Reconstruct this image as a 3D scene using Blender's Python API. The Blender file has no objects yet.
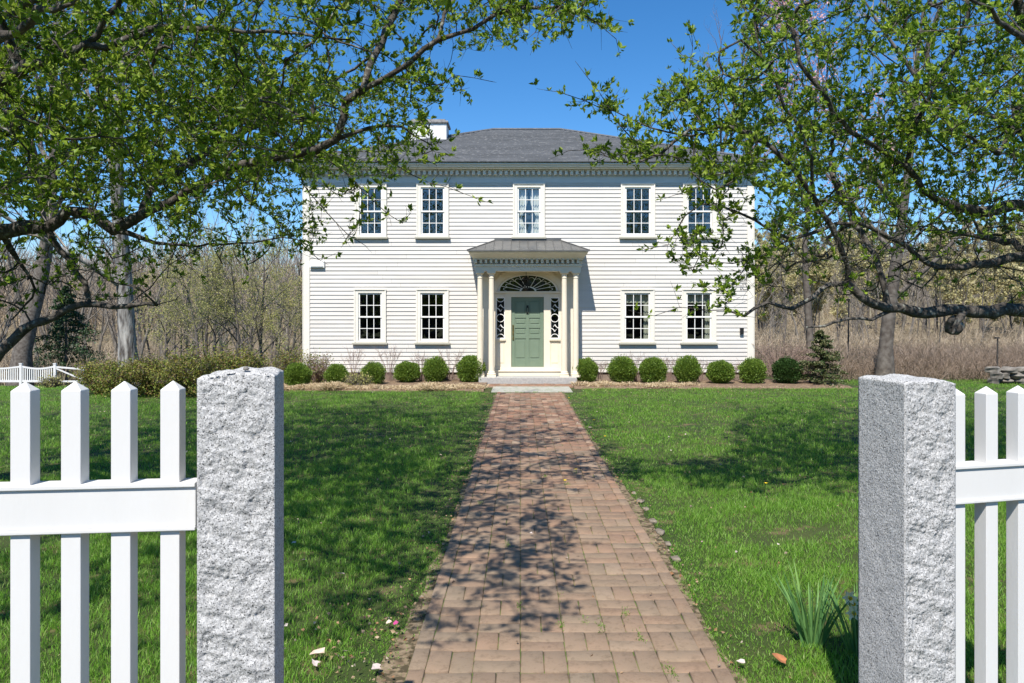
import bpy, math, random
import numpy as np
from mathutils import Vector, Matrix

# ------------------------------------------------------------------ camera, world, sun
S = bpy.context.scene
COL = S.collection
F = 740.0; VX = 520.0; VY = 322.0; H = 1.72
cam_d = bpy.data.cameras.new("camera"); cam = bpy.data.objects.new("camera", cam_d); COL.objects.link(cam)
cam_d.sensor_width = 36; cam_d.lens = F * 36 / 1024
cam_d.shift_x = -(VX - 512) / 1024; cam_d.shift_y = (VY - 341.5) / 1024
cam_d.clip_start = 0.05; cam_d.clip_end = 2000
cam.location = (0, 0, H); cam.rotation_euler = (math.radians(90), 0, 0)
S.camera = cam
SUN = Vector((-0.25, -1.0, 1.42)).normalized()
w = bpy.data.worlds.new("World"); S.world = w; w.use_nodes = True
wn = w.node_tree.nodes; wl = w.node_tree.links
sky = wn.new('ShaderNodeTexSky'); sky.sky_type = 'NISHITA'; sky.sun_disc = False
sky.sun_elevation = math.asin(SUN.z); sky.sun_rotation = math.radians(194)
sky.air_density = 1.0; sky.dust_density = 0.1; sky.ozone_density = 4.5; sky.altitude = 800
hs = wn.new('ShaderNodeHueSaturation'); hs.inputs['Saturation'].default_value = 1.26; wl.new(sky.outputs[0], hs.inputs['Color'])
wl.new(hs.outputs[0], wn['Background'].inputs[0]); wn['Background'].inputs[1].default_value = 0.122
sun_d = bpy.data.lights.new("sun", 'SUN'); sun_d.energy = 5.0; sun_d.angle = math.radians(0.55); sun_d.color = (1, .95, .865)
sun = bpy.data.objects.new("sun", sun_d); COL.objects.link(sun)
sun.rotation_euler = (-SUN).to_track_quat('-Z', 'Y').to_euler()
S.view_settings.view_transform = 'Standard'; S.view_settings.look = 'None'
S.view_settings.exposure = 0.52; S.view_settings.gamma = 1
S.cycles.max_bounces = 8; S.cycles.transparent_max_bounces = 12

RNG = np.random.default_rng(7)
R = random.Random(11)
PI = math.pi

def P(px, py, z):
    return np.array([(px - VX) * z / F, z, H - (py - VY) * z / F])

# ------------------------------------------------------------------ helpers
def mesh_arr(name, V, Fc, m, parent=None, smooth=False, loc=None, col=None, mats=None, midx=None):
    """V (n,3), Fc (k,m) constant polygon size"""
    V = np.asarray(V, dtype=np.float32); Fc = np.asarray(Fc, dtype=np.int32)
    me = bpy.data.meshes.new(name)
    k, n = Fc.shape
    me.vertices.add(len(V)); me.vertices.foreach_set('co', V.ravel())
    me.loops.add(k * n); me.loops.foreach_set('vertex_index', Fc.ravel())
    me.polygons.add(k); me.polygons.foreach_set('loop_start', np.arange(0, k * n, n, dtype=np.int32))
    if smooth: me.polygons.foreach_set('use_smooth', np.ones(k, dtype=bool))
    for mm in (mats or [m]): me.materials.append(mm)
    if midx is not None: me.polygons.foreach_set('material_index', np.asarray(midx, dtype=np.int32))
    if col is not None:
        a = me.attributes.new('tint', 'FLOAT', 'POINT'); a.data.foreach_set('value', np.asarray(col, dtype=np.float32))
    me.update(calc_edges=True)
    o = bpy.data.objects.new(name, me); COL.objects.link(o)
    if parent: o.parent = parent
    if loc is not None: o.location = loc
    return o

class MB:
    def __init__(s): s.v = []; s.f = []
    def add(s, vs, fs):
        b = len(s.v); s.v += [tuple(map(float, p)) for p in vs]; s.f += [tuple(b + i for i in f) for f in fs]; return s
    def box(s, x0, x1, y0, y1, z0, z1, M=None):
        vs = [(x, y, z) for z in (z0, z1) for y in (y0, y1) for x in (x0, x1)]
        if M is not None: vs = [M @ Vector(p) for p in vs]
        return s.add(vs, [(0, 2, 3, 1), (4, 5, 7, 6), (0, 1, 5, 4), (2, 6, 7, 3), (0, 4, 6, 2), (1, 3, 7, 5)])
    def lathe(s, prof, cx, cy, n=16):
        vs = []; fs = []
        for r, z in prof:
            for i in range(n):
                a = 2 * PI * i / n; vs.append((cx + r * math.cos(a), cy + r * math.sin(a), z))
        for j in range(len(prof) - 1):
            for i in range(n):
                a = j * n + i; b = j * n + (i + 1) % n; fs.append((a, b, b + n, a + n))
        fs.append(tuple(range(n - 1, -1, -1))); fs.append(tuple((len(prof) - 1) * n + i for i in range(n)))
        return s.add(vs, fs)
    def prism(s, pts, y0, y1):
        """polygon in xz (counter-clockwise seen from -y) extruded in y"""
        n = len(pts)
        vs = [(x, y0, z) for x, z in pts] + [(x, y1, z) for x, z in pts]
        fs = [tuple(range(n)), tuple(range(2 * n - 1, n - 1, -1))] + [(i, i + n, (i + 1) % n + n, (i + 1) % n) for i in range(n)]
        return s.add(vs, fs)
    def band(s, inner, outer, y0, y1):
        """strip between two polylines in xz, extruded in y"""
        n = len(inner)
        for i in range(n - 1):
            a, b, c, d = inner[i], inner[i + 1], outer[i + 1], outer[i]
            vs = [(p[0], y0, p[1]) for p in (a, b, c, d)] + [(p[0], y1, p[1]) for p in (a, b, c, d)]
            s.add(vs, [(0, 1, 2, 3), (7, 6, 5, 4), (0, 4, 5, 1), (1, 5, 6, 2), (2, 6, 7, 3), (3, 7, 4, 0)])
        return s
    def tube(s, pts, rads, n=6):
        V_, F_ = tube_arr([np.array(p, float) for p in pts], rads, n)
        return s.add(V_, [tuple(f) for f in F_])
    def build(s, name, m, parent=None, smooth=False, bevel=0):
        me = bpy.data.meshes.new(name); me.from_pydata(s.v, [], s.f); me.materials.append(m)
        if smooth:
            for p in me.polygons: p.use_smooth = True
        me.update()
        o = bpy.data.objects.new(name, me); COL.objects.link(o)
        if parent: o.parent = parent
        if bevel:
            md = o.modifiers.new('bev', 'BEVEL'); md.width = bevel; md.segments = 2; md.limit_method = 'ANGLE'
        return o

def tube_arr(pts, rads, n):
    pts = np.asarray(pts, float); k = len(pts)
    T = np.gradient(pts, axis=0); T /= np.linalg.norm(T, axis=1)[:, None] + 1e-9
    up = np.array([0, 0, 1.0]) if abs(T[0][2]) < .9 else np.array([1.0, 0, 0])
    u = np.cross(T[0], up); u /= np.linalg.norm(u)
    ang = np.arange(n) * 2 * PI / n; ca = np.cos(ang)[:, None]; sa = np.sin(ang)[:, None]
    V = np.empty((k * n, 3))
    for i in range(k):
        u = u - T[i] * np.dot(u, T[i]); u /= np.linalg.norm(u) + 1e-9
        v = np.cross(T[i], u)
        V[i * n:(i + 1) * n] = pts[i] + rads[i] * (ca * u + sa * v)
    a = (np.arange(k - 1)[:, None] * n + np.arange(n)[None]).ravel()
    b = (np.arange(k - 1)[:, None] * n + (np.arange(n)[None] + 1) % n).ravel()
    return V, np.stack([a, b, b + n, a + n], 1)

def tag(o, label=None, cat=None, group=None, kind=None):
    if label: o['label'] = label
    if cat: o['category'] = cat
    if group: o['group'] = group
    if kind: o['kind'] = kind
    return o
def empty(name, loc=(0, 0, 0), rz=0, sc=1):
    o = bpy.data.objects.new(name, None); COL.objects.link(o); o.location = loc; o.rotation_euler = (0, 0, rz)
    o.scale = (sc, sc, sc); o.empty_display_size = .2; return o
def copy_tree(o, parent=None):
    c = o.copy(); COL.objects.link(c)
    if parent: c.parent = parent
    for ch in [q for q in bpy.data.objects if q.parent == o]: copy_tree(ch, c)
    return c

# ------------------------------------------------------------------ materials
def mat(name, c1, c2=None, scale=5, rough=.7, bump=0, bscale=None, detail=6, coord='Object', spec=.3, c3=None, c3s=None, c3t=.6, metal=0, bdist=.01, stretch=None):
    m = bpy.data.materials.new(name); m.use_nodes = True; nt = m.node_tree; N = nt.nodes; L = nt.links
    b = N['Principled BSDF']; b.inputs['Roughness'].default_value = rough; b.inputs['Metallic'].default_value = metal
    b.inputs['Specular IOR Level'].default_value = spec
    b.inputs['Base Color'].default_value = (*c1, 1)
    tc = N.new('ShaderNodeTexCoord'); src = tc.outputs[coord]
    if stretch:
        mp = N.new('ShaderNodeMapping'); mp.inputs['Scale'].default_value = stretch; L.new(src, mp.inputs[0]); src = mp.outputs[0]
    out = None
    if c2:
        n = N.new('ShaderNodeTexNoise'); n.inputs['Scale'].default_value = scale; n.inputs['Detail'].default_value = detail
        L.new(src, n.inputs['Vector'])
        r = N.new('ShaderNodeValToRGB'); r.color_ramp.elements[0].position = .35; r.color_ramp.elements[1].position = .65
        r.color_ramp.elements[0].color = (*c1, 1); r.color_ramp.elements[1].color = (*c2, 1)
        L.new(n.outputs['Fac'], r.inputs[0]); out = r.outputs[0]
        if c3:
            n2 = N.new('ShaderNodeTexNoise'); n2.inputs['Scale'].default_value = c3s or scale * 6; n2.inputs['Detail'].default_value = 4
            L.new(src, n2.inputs['Vector'])
            r2 = N.new('ShaderNodeValToRGB'); r2.color_ramp.elements[0].position = c3t - .04; r2.color_ramp.elements[1].position = c3t + .04
            L.new(n2.outputs['Fac'], r2.inputs[0])
            mx = N.new('ShaderNodeMix'); mx.data_type = 'RGBA'; mx.inputs[7].default_value = (*c3, 1)
            L.new(r2.outputs[0], mx.inputs[0]); L.new(out, mx.inputs[6]); out = mx.outputs[2]
        L.new(out, b.inputs['Base Color'])
    if bump:
        n = N.new('ShaderNodeTexNoise'); n.inputs['Scale'].default_value = bscale or scale * 4; n.inputs['Detail'].default_value = 8
        L.new(src, n.inputs['Vector'])
        bp = N.new('ShaderNodeBump'); bp.inputs['Strength'].default_value = bump; bp.inputs['Distance'].default_value = bdist
        L.new(n.outputs['Fac'], bp.inputs['Height']); L.new(bp.outputs[0], b.inputs['Normal'])
    return m

def leaf_mat(name, cols, trans=.35, rough=.5, spec=.35):
    """colour differs from leaf to leaf (random per island)"""
    m = bpy.data.materials.new(name); m.use_nodes = True; nt = m.node_tree; N = nt.nodes; L = nt.links
    b = N['Principled BSDF']; b.inputs['Roughness'].default_value = rough; b.inputs['Specular IOR Level'].default_value = spec
    g = N.new('ShaderNodeNewGeometry'); r = N.new('ShaderNodeValToRGB')
    e = r.color_ramp.elements
    e[0].color = (*cols[0], 1); e[1].color = (*cols[-1], 1)
    for i, c in enumerate(cols[1:-1]):
        q = e.new((i + 1) / (len(cols) - 1)); q.color = (*c, 1)
    L.new(g.outputs['Random Per Island'], r.inputs[0]); L.new(r.outputs[0], b.inputs['Base Color'])
    t = N.new('ShaderNodeBsdfTranslucent'); L.new(r.outputs[0], t.inputs[0])
    mx = N.new('ShaderNodeMixShader'); mx.inputs[0].default_value = trans
    L.new(b.outputs[0], mx.inputs[1]); L.new(t.outputs[0], mx.inputs[2])
    L.new(mx.outputs[0], N['Material Output'].inputs[0])
    return m

M = {}
M['clap'] = mat('white_clapboard_paint', (.645, .615, .575), (.595, .565, .525), scale=1.5, rough=.55, stretch=(1, 1, 6))
def board_mat(m, lo=.93):
    nt = m.node_tree; N = nt.nodes; L = nt.links; b = N['Principled BSDF']; src = b.inputs['Base Color'].links[0].from_socket
    g = N.new('ShaderNodeNewGeometry'); r = N.new('ShaderNodeMapRange'); r.inputs[3].default_value = lo; r.inputs[4].default_value = 1.0; L.new(g.outputs['Random Per Island'], r.inputs[0])
    v = N.new('ShaderNodeVectorMath'); v.operation = 'SCALE'; L.new(src, v.inputs[0]); L.new(r.outputs[0], v.inputs['Scale']); L.new(v.outputs[0], b.inputs['Base Color'])
board_mat(M['clap'])
M['trim'] = mat('cream_trim_paint', (.76, .72, .64), (.71, .675, .60), scale=3, rough=.5)
M['frieze'] = mat('grey_white_frieze_paint', (.62, .64, .64), (.58, .6, .6), scale=3, rough=.5)
M['cream'] = mat('cream_porch_paint', (.76, .68, .545), (.72, .64, .51), scale=3, rough=.5)
M['sash'] = mat('white_sash_paint', (.82, .81, .78), rough=.4)
M['sill'] = mat('grey_green_sill_paint', (.42, .40, .33), rough=.6)
M['slate'] = mat('grey_asphalt_shingle', (.13, .135, .145), (.095, .10, .108), scale=2.2, rough=.85, c3=(.19, .19, .195), c3s=26, bump=.5, bscale=60, stretch=(.35, 1, 1))
M['metalroof'] = mat('grey_metal_roof', (.12, .12, .118), (.165, .16, .15), scale=4, rough=.42, metal=.3)
M['door'] = mat('sage_green_door_paint', (.17, .225, .162), (.155, .21, .15), scale=4, rough=.45)
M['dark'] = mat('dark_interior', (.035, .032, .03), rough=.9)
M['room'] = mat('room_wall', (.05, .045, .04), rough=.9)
M['black'] = mat('black_iron', (.02, .02, .02), rough=.4)
M['brass'] = mat('old_brass', (.55, .38, .14), rough=.3, metal=1)
M['curtain'] = mat('white_curtain_cloth', (.75, .72, .68), rough=.9)
M['sheer'] = mat('pale_shade_cloth', (.55, .53, .44), rough=.9)
M['brick_wash'] = mat('white_washed_chimney', (.74, .73, .71), (.64, .63, .61), scale=6, rough=.8, bump=.3, bscale=20)
M['chimcap'] = mat('weathered_chimney_cap', (.16, .15, .15), (.3, .29, .28), scale=10, rough=.9)
M['found'] = mat('fieldstone_foundation', (.16, .12, .10), (.26, .2, .16), scale=4, rough=.9, bump=.4)
M['granite_step'] = mat('granite_step', (.42, .41, .39), (.33, .32, .31), scale=25, rough=.85, bump=.3)
M['white_fence'] = mat('white_vinyl', (.70, .69, .68), (.655, .645, .63), scale=4, rough=.42, bump=.06, bscale=90, stretch=(1, 1, .2))
M['bark'] = mat('grey_apple_bark', (.045, .038, .032), (.115, .102, .09), scale=14, rough=.95, bump=1, bscale=28, c3=(.21, .215, .19), c3s=22, c3t=.62, bdist=.02)
M['bark_far'] = mat('grey_brown_bark', (.11, .095, .08), (.22, .195, .165), scale=6, rough=.95, bump=.6, bscale=6, stretch=(1, 1, .3))
M['bark_dark'] = mat('dark_brown_bark', (.08, .065, .055), (.17, .15, .13), scale=6, rough=.95, bump=.6, bscale=6)
M['bark_pale'] = mat('pale_shaggy_bark', (.07, .06, .055), (.42, .40, .37), scale=8, rough=.95, bump=1, bscale=10, stretch=(1, 1, .22), bdist=.05)
M['twig'] = mat('bare_twigs', (.25, .205, .17), (.34, .29, .235), scale=1, rough=.9)
M['twig_red'] = mat('reddish_bare_twigs', (.22, .15, .125), (.30, .22, .18), scale=1, rough=.9)
M['leaf'] = leaf_mat('young_apple_leaf', [(.09, .18, .016), (.17, .29, .022), (.28, .41, .035), (.42, .52, .07), (.13, .23, .02)], trans=.5)
M['box'] = leaf_mat('boxwood_leaf', [(.07, .14, .02), (.15, .24, .03), (.24, .34, .05)], trans=.3)
M['boxdark'] = leaf_mat('yew_needles', [(.02, .055, .012), (.05, .10, .02), (.03, .07, .015)], trans=.15)
M['azalea'] = leaf_mat('olive_bronze_leaf', [(.10, .16, .02), (.18, .24, .03), (.21, .14, .045), (.30, .33, .06), (.17, .08, .045)], trans=.25)
M['bud'] = leaf_mat('yellow_green_buds', [(.34, .33, .10), (.42, .39, .14), (.28, .30, .08)], trans=.3)
M['hillbud'] = leaf_mat('hill_spring_buds', [(.46, .43, .19), (.52, .47, .24), (.42, .35, .20)], trans=.3)
M['pine'] = leaf_mat('dark_pine_needles', [(.02, .05, .015), (.04, .08, .025), (.03, .065, .03)], trans=.1)
M['conifer'] = leaf_mat('mixed_conifer_sprays', [(.03, .065, .015), (.06, .10, .025), (.15, .15, .06), (.22, .19, .11)], trans=.2)
M['pink'] = leaf_mat('pink_blossom', [(.75, .35, .38), (.8, .5, .5), (.7, .42, .36)], trans=.3)
M['straw'] = leaf_mat('dry_straw', [(.55, .43, .26), (.66, .54, .36), (.42, .31, .18)], trans=.2)
M['brush'] = leaf_mat('brown_brush_twigs', [(.19, .14, .105), (.28, .21, .155), (.21, .15, .10)], trans=.05)
M['greytwig'] = leaf_mat('grey_tan_far_twigs', [(.22, .19, .15), (.34, .29, .21), (.27, .25, .17), (.19, .16, .14)], trans=.05)
M['brushtan'] = leaf_mat('tan_brush_twigs', [(.31, .24, .165), (.40, .315, .215), (.25, .20, .14)], trans=.05)
M['blade'] = leaf_mat('grass_blade', [(.12, .27, .025), (.17, .37, .035), (.25, .46, .06), (.14, .30, .03), (.38, .50, .14)], trans=.45, rough=.45)
M['dryblade'] = leaf_mat('dry_grass_blade', [(.42, .35, .17), (.33, .27, .12), (.22, .26, .06)], trans=.3)
M['daff'] = leaf_mat('daffodil_leaf', [(.09, .22, .07), (.16, .32, .10), (.22, .38, .10)], trans=.3)
M['deadleaf'] = leaf_mat('fallen_leaf', [(.30, .15, .07), (.36, .21, .11), (.42, .30, .19), (.18, .10, .06), (.5, .42, .33)], trans=.15)
M['petal'] = leaf_mat('fallen_petal', [(.62, .5, .46), (.68, .6, .55), (.55, .3, .34)], trans=.2)
M['magenta'] = mat('magenta_petal', (.55, .08, .25), rough=.6)
M['yellow'] = mat('yellow_flower', (.85, .62, .03), rough=.6)
M['cream_petal'] = mat('pale_yellow_petal', (.85, .82, .55), rough=.6)
M['rust'] = mat('rust_brown_leaf', (.42, .17, .07), (.3, .12, .06), scale=30, rough=.7)
M['paleleaf'] = mat('bleached_leaf', (.62, .5, .42), (.5, .38, .3), scale=30, rough=.7)
M['stone'] = mat('field_stone', (.13, .115, .10), (.24, .22, .19), scale=8, rough=.9, bump=.6, bscale=20)
M['cobble'] = mat('pale_edge_stone', (.15, .125, .095), (.25, .21, .165), scale=14, rough=.9, bump=.6, bscale=30)
M['poleb'] = mat('dark_pole_paint', (.05, .045, .04), rough=.6)
M['farwall'] = mat('far_white_siding', (.75, .73, .70), rough=.8)
M['farroof'] = mat('far_red_roof', (.34, .10, .07), rough=.8)

def granite_mat(name, base, dark, light, bump):
    m = bpy.data.materials.new(name); m.use_nodes = True; nt = m.node_tree; N = nt.nodes; L = nt.links
    b = N['Principled BSDF']; b.inputs['Roughness'].default_value = .8
    tc = N.new('ShaderNodeTexCoord')
    v = N.new('ShaderNodeTexVoronoi'); v.inputs['Scale'].default_value = 330; L.new(tc.outputs['Object'], v.inputs['Vector'])
    sep = N.new('ShaderNodeSeparateColor'); L.new(v.outputs['Color'], sep.inputs[0])
    r = N.new('ShaderNodeValToRGB'); r.color_ramp.interpolation = 'CONSTANT'
    e = r.color_ramp.elements; e[0].color = (*dark, 1); e[1].position = .07; e[1].color = (*[x * .62 for x in base], 1)
    q = e.new(.2); q.color = (*base, 1); q = e.new(.6); q.color = (*light, 1); q = e.new(.85); q.color = (*[x * .82 for x in base], 1)
    L.new(sep.outputs[0], r.inputs[0])
    n = N.new('ShaderNodeTexNoise'); n.inputs['Scale'].default_value = 130; n.inputs['Detail'].default_value = 5; L.new(tc.outputs['Object'], n.inputs['Vector'])
    r2 = N.new('ShaderNodeValToRGB'); r2.color_ramp.elements[0].position = .3; r2.color_ramp.elements[0].color = (.62, .62, .63, 1); r2.color_ramp.elements[1].position = .46
    L.new(n.outputs['Fac'], r2.inputs[0])
    mx = N.new('ShaderNodeMix'); mx.data_type = 'RGBA'; mx.blend_type = 'MULTIPLY'; mx.inputs[0].default_value = .85
    L.new(r.outputs[0], mx.inputs[6]); L.new(r2.outputs[0], mx.inputs[7]); L.new(mx.outputs[2], b.inputs['Base Color'])
    n3 = N.new('ShaderNodeTexNoise'); n3.inputs['Scale'].default_value = 120; n3.inputs['Detail'].default_value = 8; L.new(tc.outputs['Object'], n3.inputs['Vector'])
    bp = N.new('ShaderNodeBump'); bp.inputs['Strength'].default_value = bump; bp.inputs['Distance'].default_value = .004
    L.new(n3.outputs['Fac'], bp.inputs['Height']); L.new(bp.outputs[0], b.inputs['Normal'])
    return m
M['granite'] = granite_mat('split_grey_granite', (.44, .435, .43), (.06, .06, .06), (.57, .565, .56), .7)

def brick_mat():
    m = bpy.data.materials.new('worn_paving_brick'); m.use_nodes = True; nt = m.node_tree; N = nt.nodes; L = nt.links
    b = N['Principled BSDF']; b.inputs['Roughness'].default_value = .85
    at = N.new('ShaderNodeAttribute'); at.attribute_name = 'tint'
    r = N.new('ShaderNodeValToRGB'); e = r.color_ramp.elements
    e[0].color = (.22, .13, .09, 1); e[1].color = (.38, .28, .21, 1)
    q = e.new(.3); q.color = (.31, .165, .105, 1); q = e.new(.6); q.color = (.23, .17, .125, 1); q = e.new(.8); q.color = (.33, .19, .125, 1)
    L.new(at.outputs['Fac'], r.inputs[0])
    tc = N.new('ShaderNodeTexCoord')
    n = N.new('ShaderNodeTexNoise'); n.inputs['Scale'].default_value = 3.5; n.inputs['Detail'].default_value = 8; n.inputs['Roughness'].default_value = .7
    L.new(tc.outputs['Object'], n.inputs['Vector'])
    r2 = N.new('ShaderNodeValToRGB'); r2.color_ramp.elements[0].position = .3; r2.color_ramp.elements[0].color = (.60, .63, .58, 1); r2.color_ramp.elements[1].position = .7; r2.color_ramp.elements[1].color = (1.12, 1.05, 1.0, 1)
    L.new(n.outputs['Fac'], r2.inputs[0])
    mx = N.new('ShaderNodeMix'); mx.data_type = 'RGBA'; mx.blend_type = 'MULTIPLY'; mx.inputs[0].default_value = 1
    L.new(r.outputs[0], mx.inputs[6]); L.new(r2.outputs[0], mx.inputs[7])
    # the near end of the walk is greyer with lichen, the far end redder
    sx = N.new('ShaderNodeSeparateXYZ'); L.new(tc.outputs['Object'], sx.inputs[0])
    mr = N.new('ShaderNodeMapRange'); mr.inputs[1].default_value = 3; mr.inputs[2].default_value = 13; mr.inputs[3].default_value = .7; mr.inputs[4].default_value = 0
    L.new(sx.outputs[1], mr.inputs[0])
    mg = N.new('ShaderNodeMix'); mg.data_type = 'RGBA'; mg.inputs[7].default_value = (.235, .18, .125, 1)
    L.new(mr.outputs[0], mg.inputs[0]); L.new(mx.outputs[2], mg.inputs[6])
    n4 = N.new('ShaderNodeTexNoise'); n4.inputs['Scale'].default_value = 22; n4.inputs['Detail'].default_value = 10; n4.inputs['Roughness'].default_value = .75; L.new(tc.outputs['Object'], n4.inputs['Vector'])
    r4 = N.new('ShaderNodeValToRGB'); r4.color_ramp.elements[0].position = .36; r4.color_ramp.elements[0].color = (.62, .60, .56, 1); r4.color_ramp.elements[1].position = .5
    L.new(n4.outputs['Fac'], r4.inputs[0])
    m5 = N.new('ShaderNodeMix'); m5.data_type = 'RGBA'; m5.blend_type = 'MULTIPLY'; m5.inputs[0].default_value = .7
    L.new(mg.outputs[2], m5.inputs[6]); L.new(r4.outputs[0], m5.inputs[7]); L.new(m5.outputs[2], b.inputs['Base Color'])
    bp = N.new('ShaderNodeBump'); bp.inputs['Strength'].default_value = .6; bp.inputs['Distance'].default_value = .004
    L.new(n4.outputs['Fac'], bp.inputs['Height']); L.new(bp.outputs[0], b.inputs['Normal'])
    return m
M['brick'] = brick_mat()

def glass_mat():
    m = bpy.data.materials.new('window_glass'); m.use_nodes = True; nt = m.node_tree; N = nt.nodes; L = nt.links
    N.remove(N['Principled BSDF'])
    t = N.new('ShaderNodeBsdfTransparent'); t.inputs[0].default_value = (.8, .85, .84, 1)
    g = N.new('ShaderNodeBsdfGlossy'); g.inputs['Roughness'].default_value = .01
    lw = N.new('ShaderNodeLayerWeight'); pw_ = N.new('ShaderNodeMath'); pw_.operation = 'POWER'; pw_.inputs[1].default_value = 3.5; L.new(lw.outputs['Facing'], pw_.inputs[0])
    f = N.new('ShaderNodeMath'); f.operation = 'MULTIPLY_ADD'; f.inputs[1].default_value = .8; f.inputs[2].default_value = .17; L.new(pw_.outputs[0], f.inputs[0])
    n = N.new('ShaderNodeTexNoise'); n.inputs['Scale'].default_value = 2.5; tc = N.new('ShaderNodeTexCoord'); L.new(tc.outputs['Object'], n.inputs['Vector'])
    bp = N.new('ShaderNodeBump'); bp.inputs['Strength'].default_value = .25; bp.inputs['Distance'].default_value = .03; L.new(n.outputs['Fac'], bp.inputs['Height'])
    L.new(bp.outputs[0], g.inputs['Normal'])
    mx = N.new('ShaderNodeMixShader'); L.new(f.outputs[0], mx.inputs[0]); L.new(t.outputs[0], mx.inputs[1]); L.new(g.outputs[0], mx.inputs[2])
    L.new(mx.outputs[0], N['Material Output'].inputs[0])
    return m
M['glass'] = glass_mat()

# ------------------------------------------------------------------ the ground
def sstep(a, b, x):
    t = np.clip((x - a) / (b - a), 0, 1); return t * t * (3 - 2 * t)
def vnoise(x, y, seed=0):
    r = np.random.default_rng(seed); out = 0
    for i in range(7):
        a = r.uniform(0, 2 * PI); f = r.uniform(.6, 2.2); out = out + np.sin((x * math.cos(a) + y * math.sin(a)) * f + r.uniform(0, 6))
    return out / 7
def gh(x, y):
    x = np.asarray(x, float); y = np.asarray(y, float)
    h = -.085 * np.clip(y - 18.8, 0, 32) * (1 - sstep(-11, -7.2, x))
    h = h - .8 * sstep(30, 60, y) * sstep(6, 12, x)
    h = h + .05 * vnoise(x * .35, y * .35, 3) * sstep(1.3, 4, np.abs(x - .25)) * (1 - sstep(17, 18, y) * (1 - sstep(21, 24, y))) * sstep(0, 6, np.abs(y - 19.5))
    hill = 11 * sstep(75, 210, y) * sstep(-5, 60, x) + 9 * sstep(70, 190, y) * (1 - sstep(-40, 0, x)) + 6 * sstep(90, 190, y)
    far = 8 * sstep(200, 700, np.hypot(x, y))
    return h + hill + far

lawn_ground = mat('soil_and_turf', (.03, .05, .01), (.055, .07, .018), scale=1.2, rough=.95, c3=(.13, .10, .05), c3s=3.5, c3t=.62, bump=.6, bscale=30)
gx = np.unique(np.concatenate([np.linspace(-700, -60, 18), np.linspace(-60, 60, 121), np.linspace(60, 700, 18)]))
gy = np.unique(np.concatenate([np.linspace(-700, -30, 14), np.linspace(-30, 90, 121), np.linspace(90, 240, 31), np.linspace(240, 900, 12)]))
X, Y = np.meshgrid(gx, gy); Z = gh(X, Y)
nx = len(gx); ny = len(gy)
ii = (np.arange(ny - 1)[:, None] * nx + np.arange(nx - 1)[None]).ravel()
lawn = mesh_arr('lawn', np.stack([X.ravel(), Y.ravel(), Z.ravel()], 1), np.stack([ii, ii + 1, ii + nx + 1, ii + nx], 1), lawn_ground, smooth=True)
tag(lawn, 'green lawn rolling back to the house and woods', 'lawn', kind='structure')
wood_floor = mat('leafy_wood_floor', (.16, .13, .09), (.27, .23, .14), scale=.15, rough=1, c3=(.12, .11, .05), c3s=2, bump=.5, bscale=10)
def sheet(name, x0, x1, y0, y1, n, m, dz, label):
    a = np.linspace(x0, x1, n); b = np.linspace(y0, y1, n); A, B = np.meshgrid(a, b)
    i = (np.arange(n - 1)[:, None] * n + np.arange(n - 1)[None]).ravel()
    o = mesh_arr(name, np.stack([A.ravel(), B.ravel(), (gh(A, B) + dz).ravel()], 1), np.stack([i, i + 1, i + n + 1, i + n], 1), m, smooth=True)
    return tag(o, label, name.replace('_', ' '), kind='structure')
sheet('wood_floor', -130, 190, 53, 330, 120, wood_floor, .06, 'brown leaf covered wood floor beyond the lawn')
# near turf ridge beside walk is soil under the grass
dirt = mat('dry_dirt_and_litter', (.15, .105, .065), (.26, .20, .13), scale=14, rough=1, c3=(.07, .055, .03), c3s=19, c3t=.52, bump=.8, bscale=40)
PX0, PX1, PE = -.55, 1.02, 17.95
def edge_strip(x_in, sgn, seed):
    ys = np.arange(-2, PE, .15); wv = .04 + .05 * vnoise(ys * 3, ys * 0, seed) + .04 * vnoise(ys * 9, ys, seed + 1)
    if sgn > 0: wv += .06 * np.exp(-((ys - 6.2) / 1.8) ** 2)
    else: wv += .10 * np.exp(-((ys - 4.0) / .8) ** 2)
    V = []
    for y, w_ in zip(ys, wv): V += [(x_in, y, .010), (x_in + sgn * max(.03, w_), y, .006)]
    return V, [(2 * i, 2 * i + 1, 2 * i + 3, 2 * i + 2) for i in range(len(ys) - 1)]
mb = MB(); mb.add(*edge_strip(PX0, -1, 21)); mb.add(*edge_strip(PX1, 1, 31))
tag(mb.build('path_verge', dirt), 'bare dirt strips along both edges of the brick walk', 'path verge', kind='structure')
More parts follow.
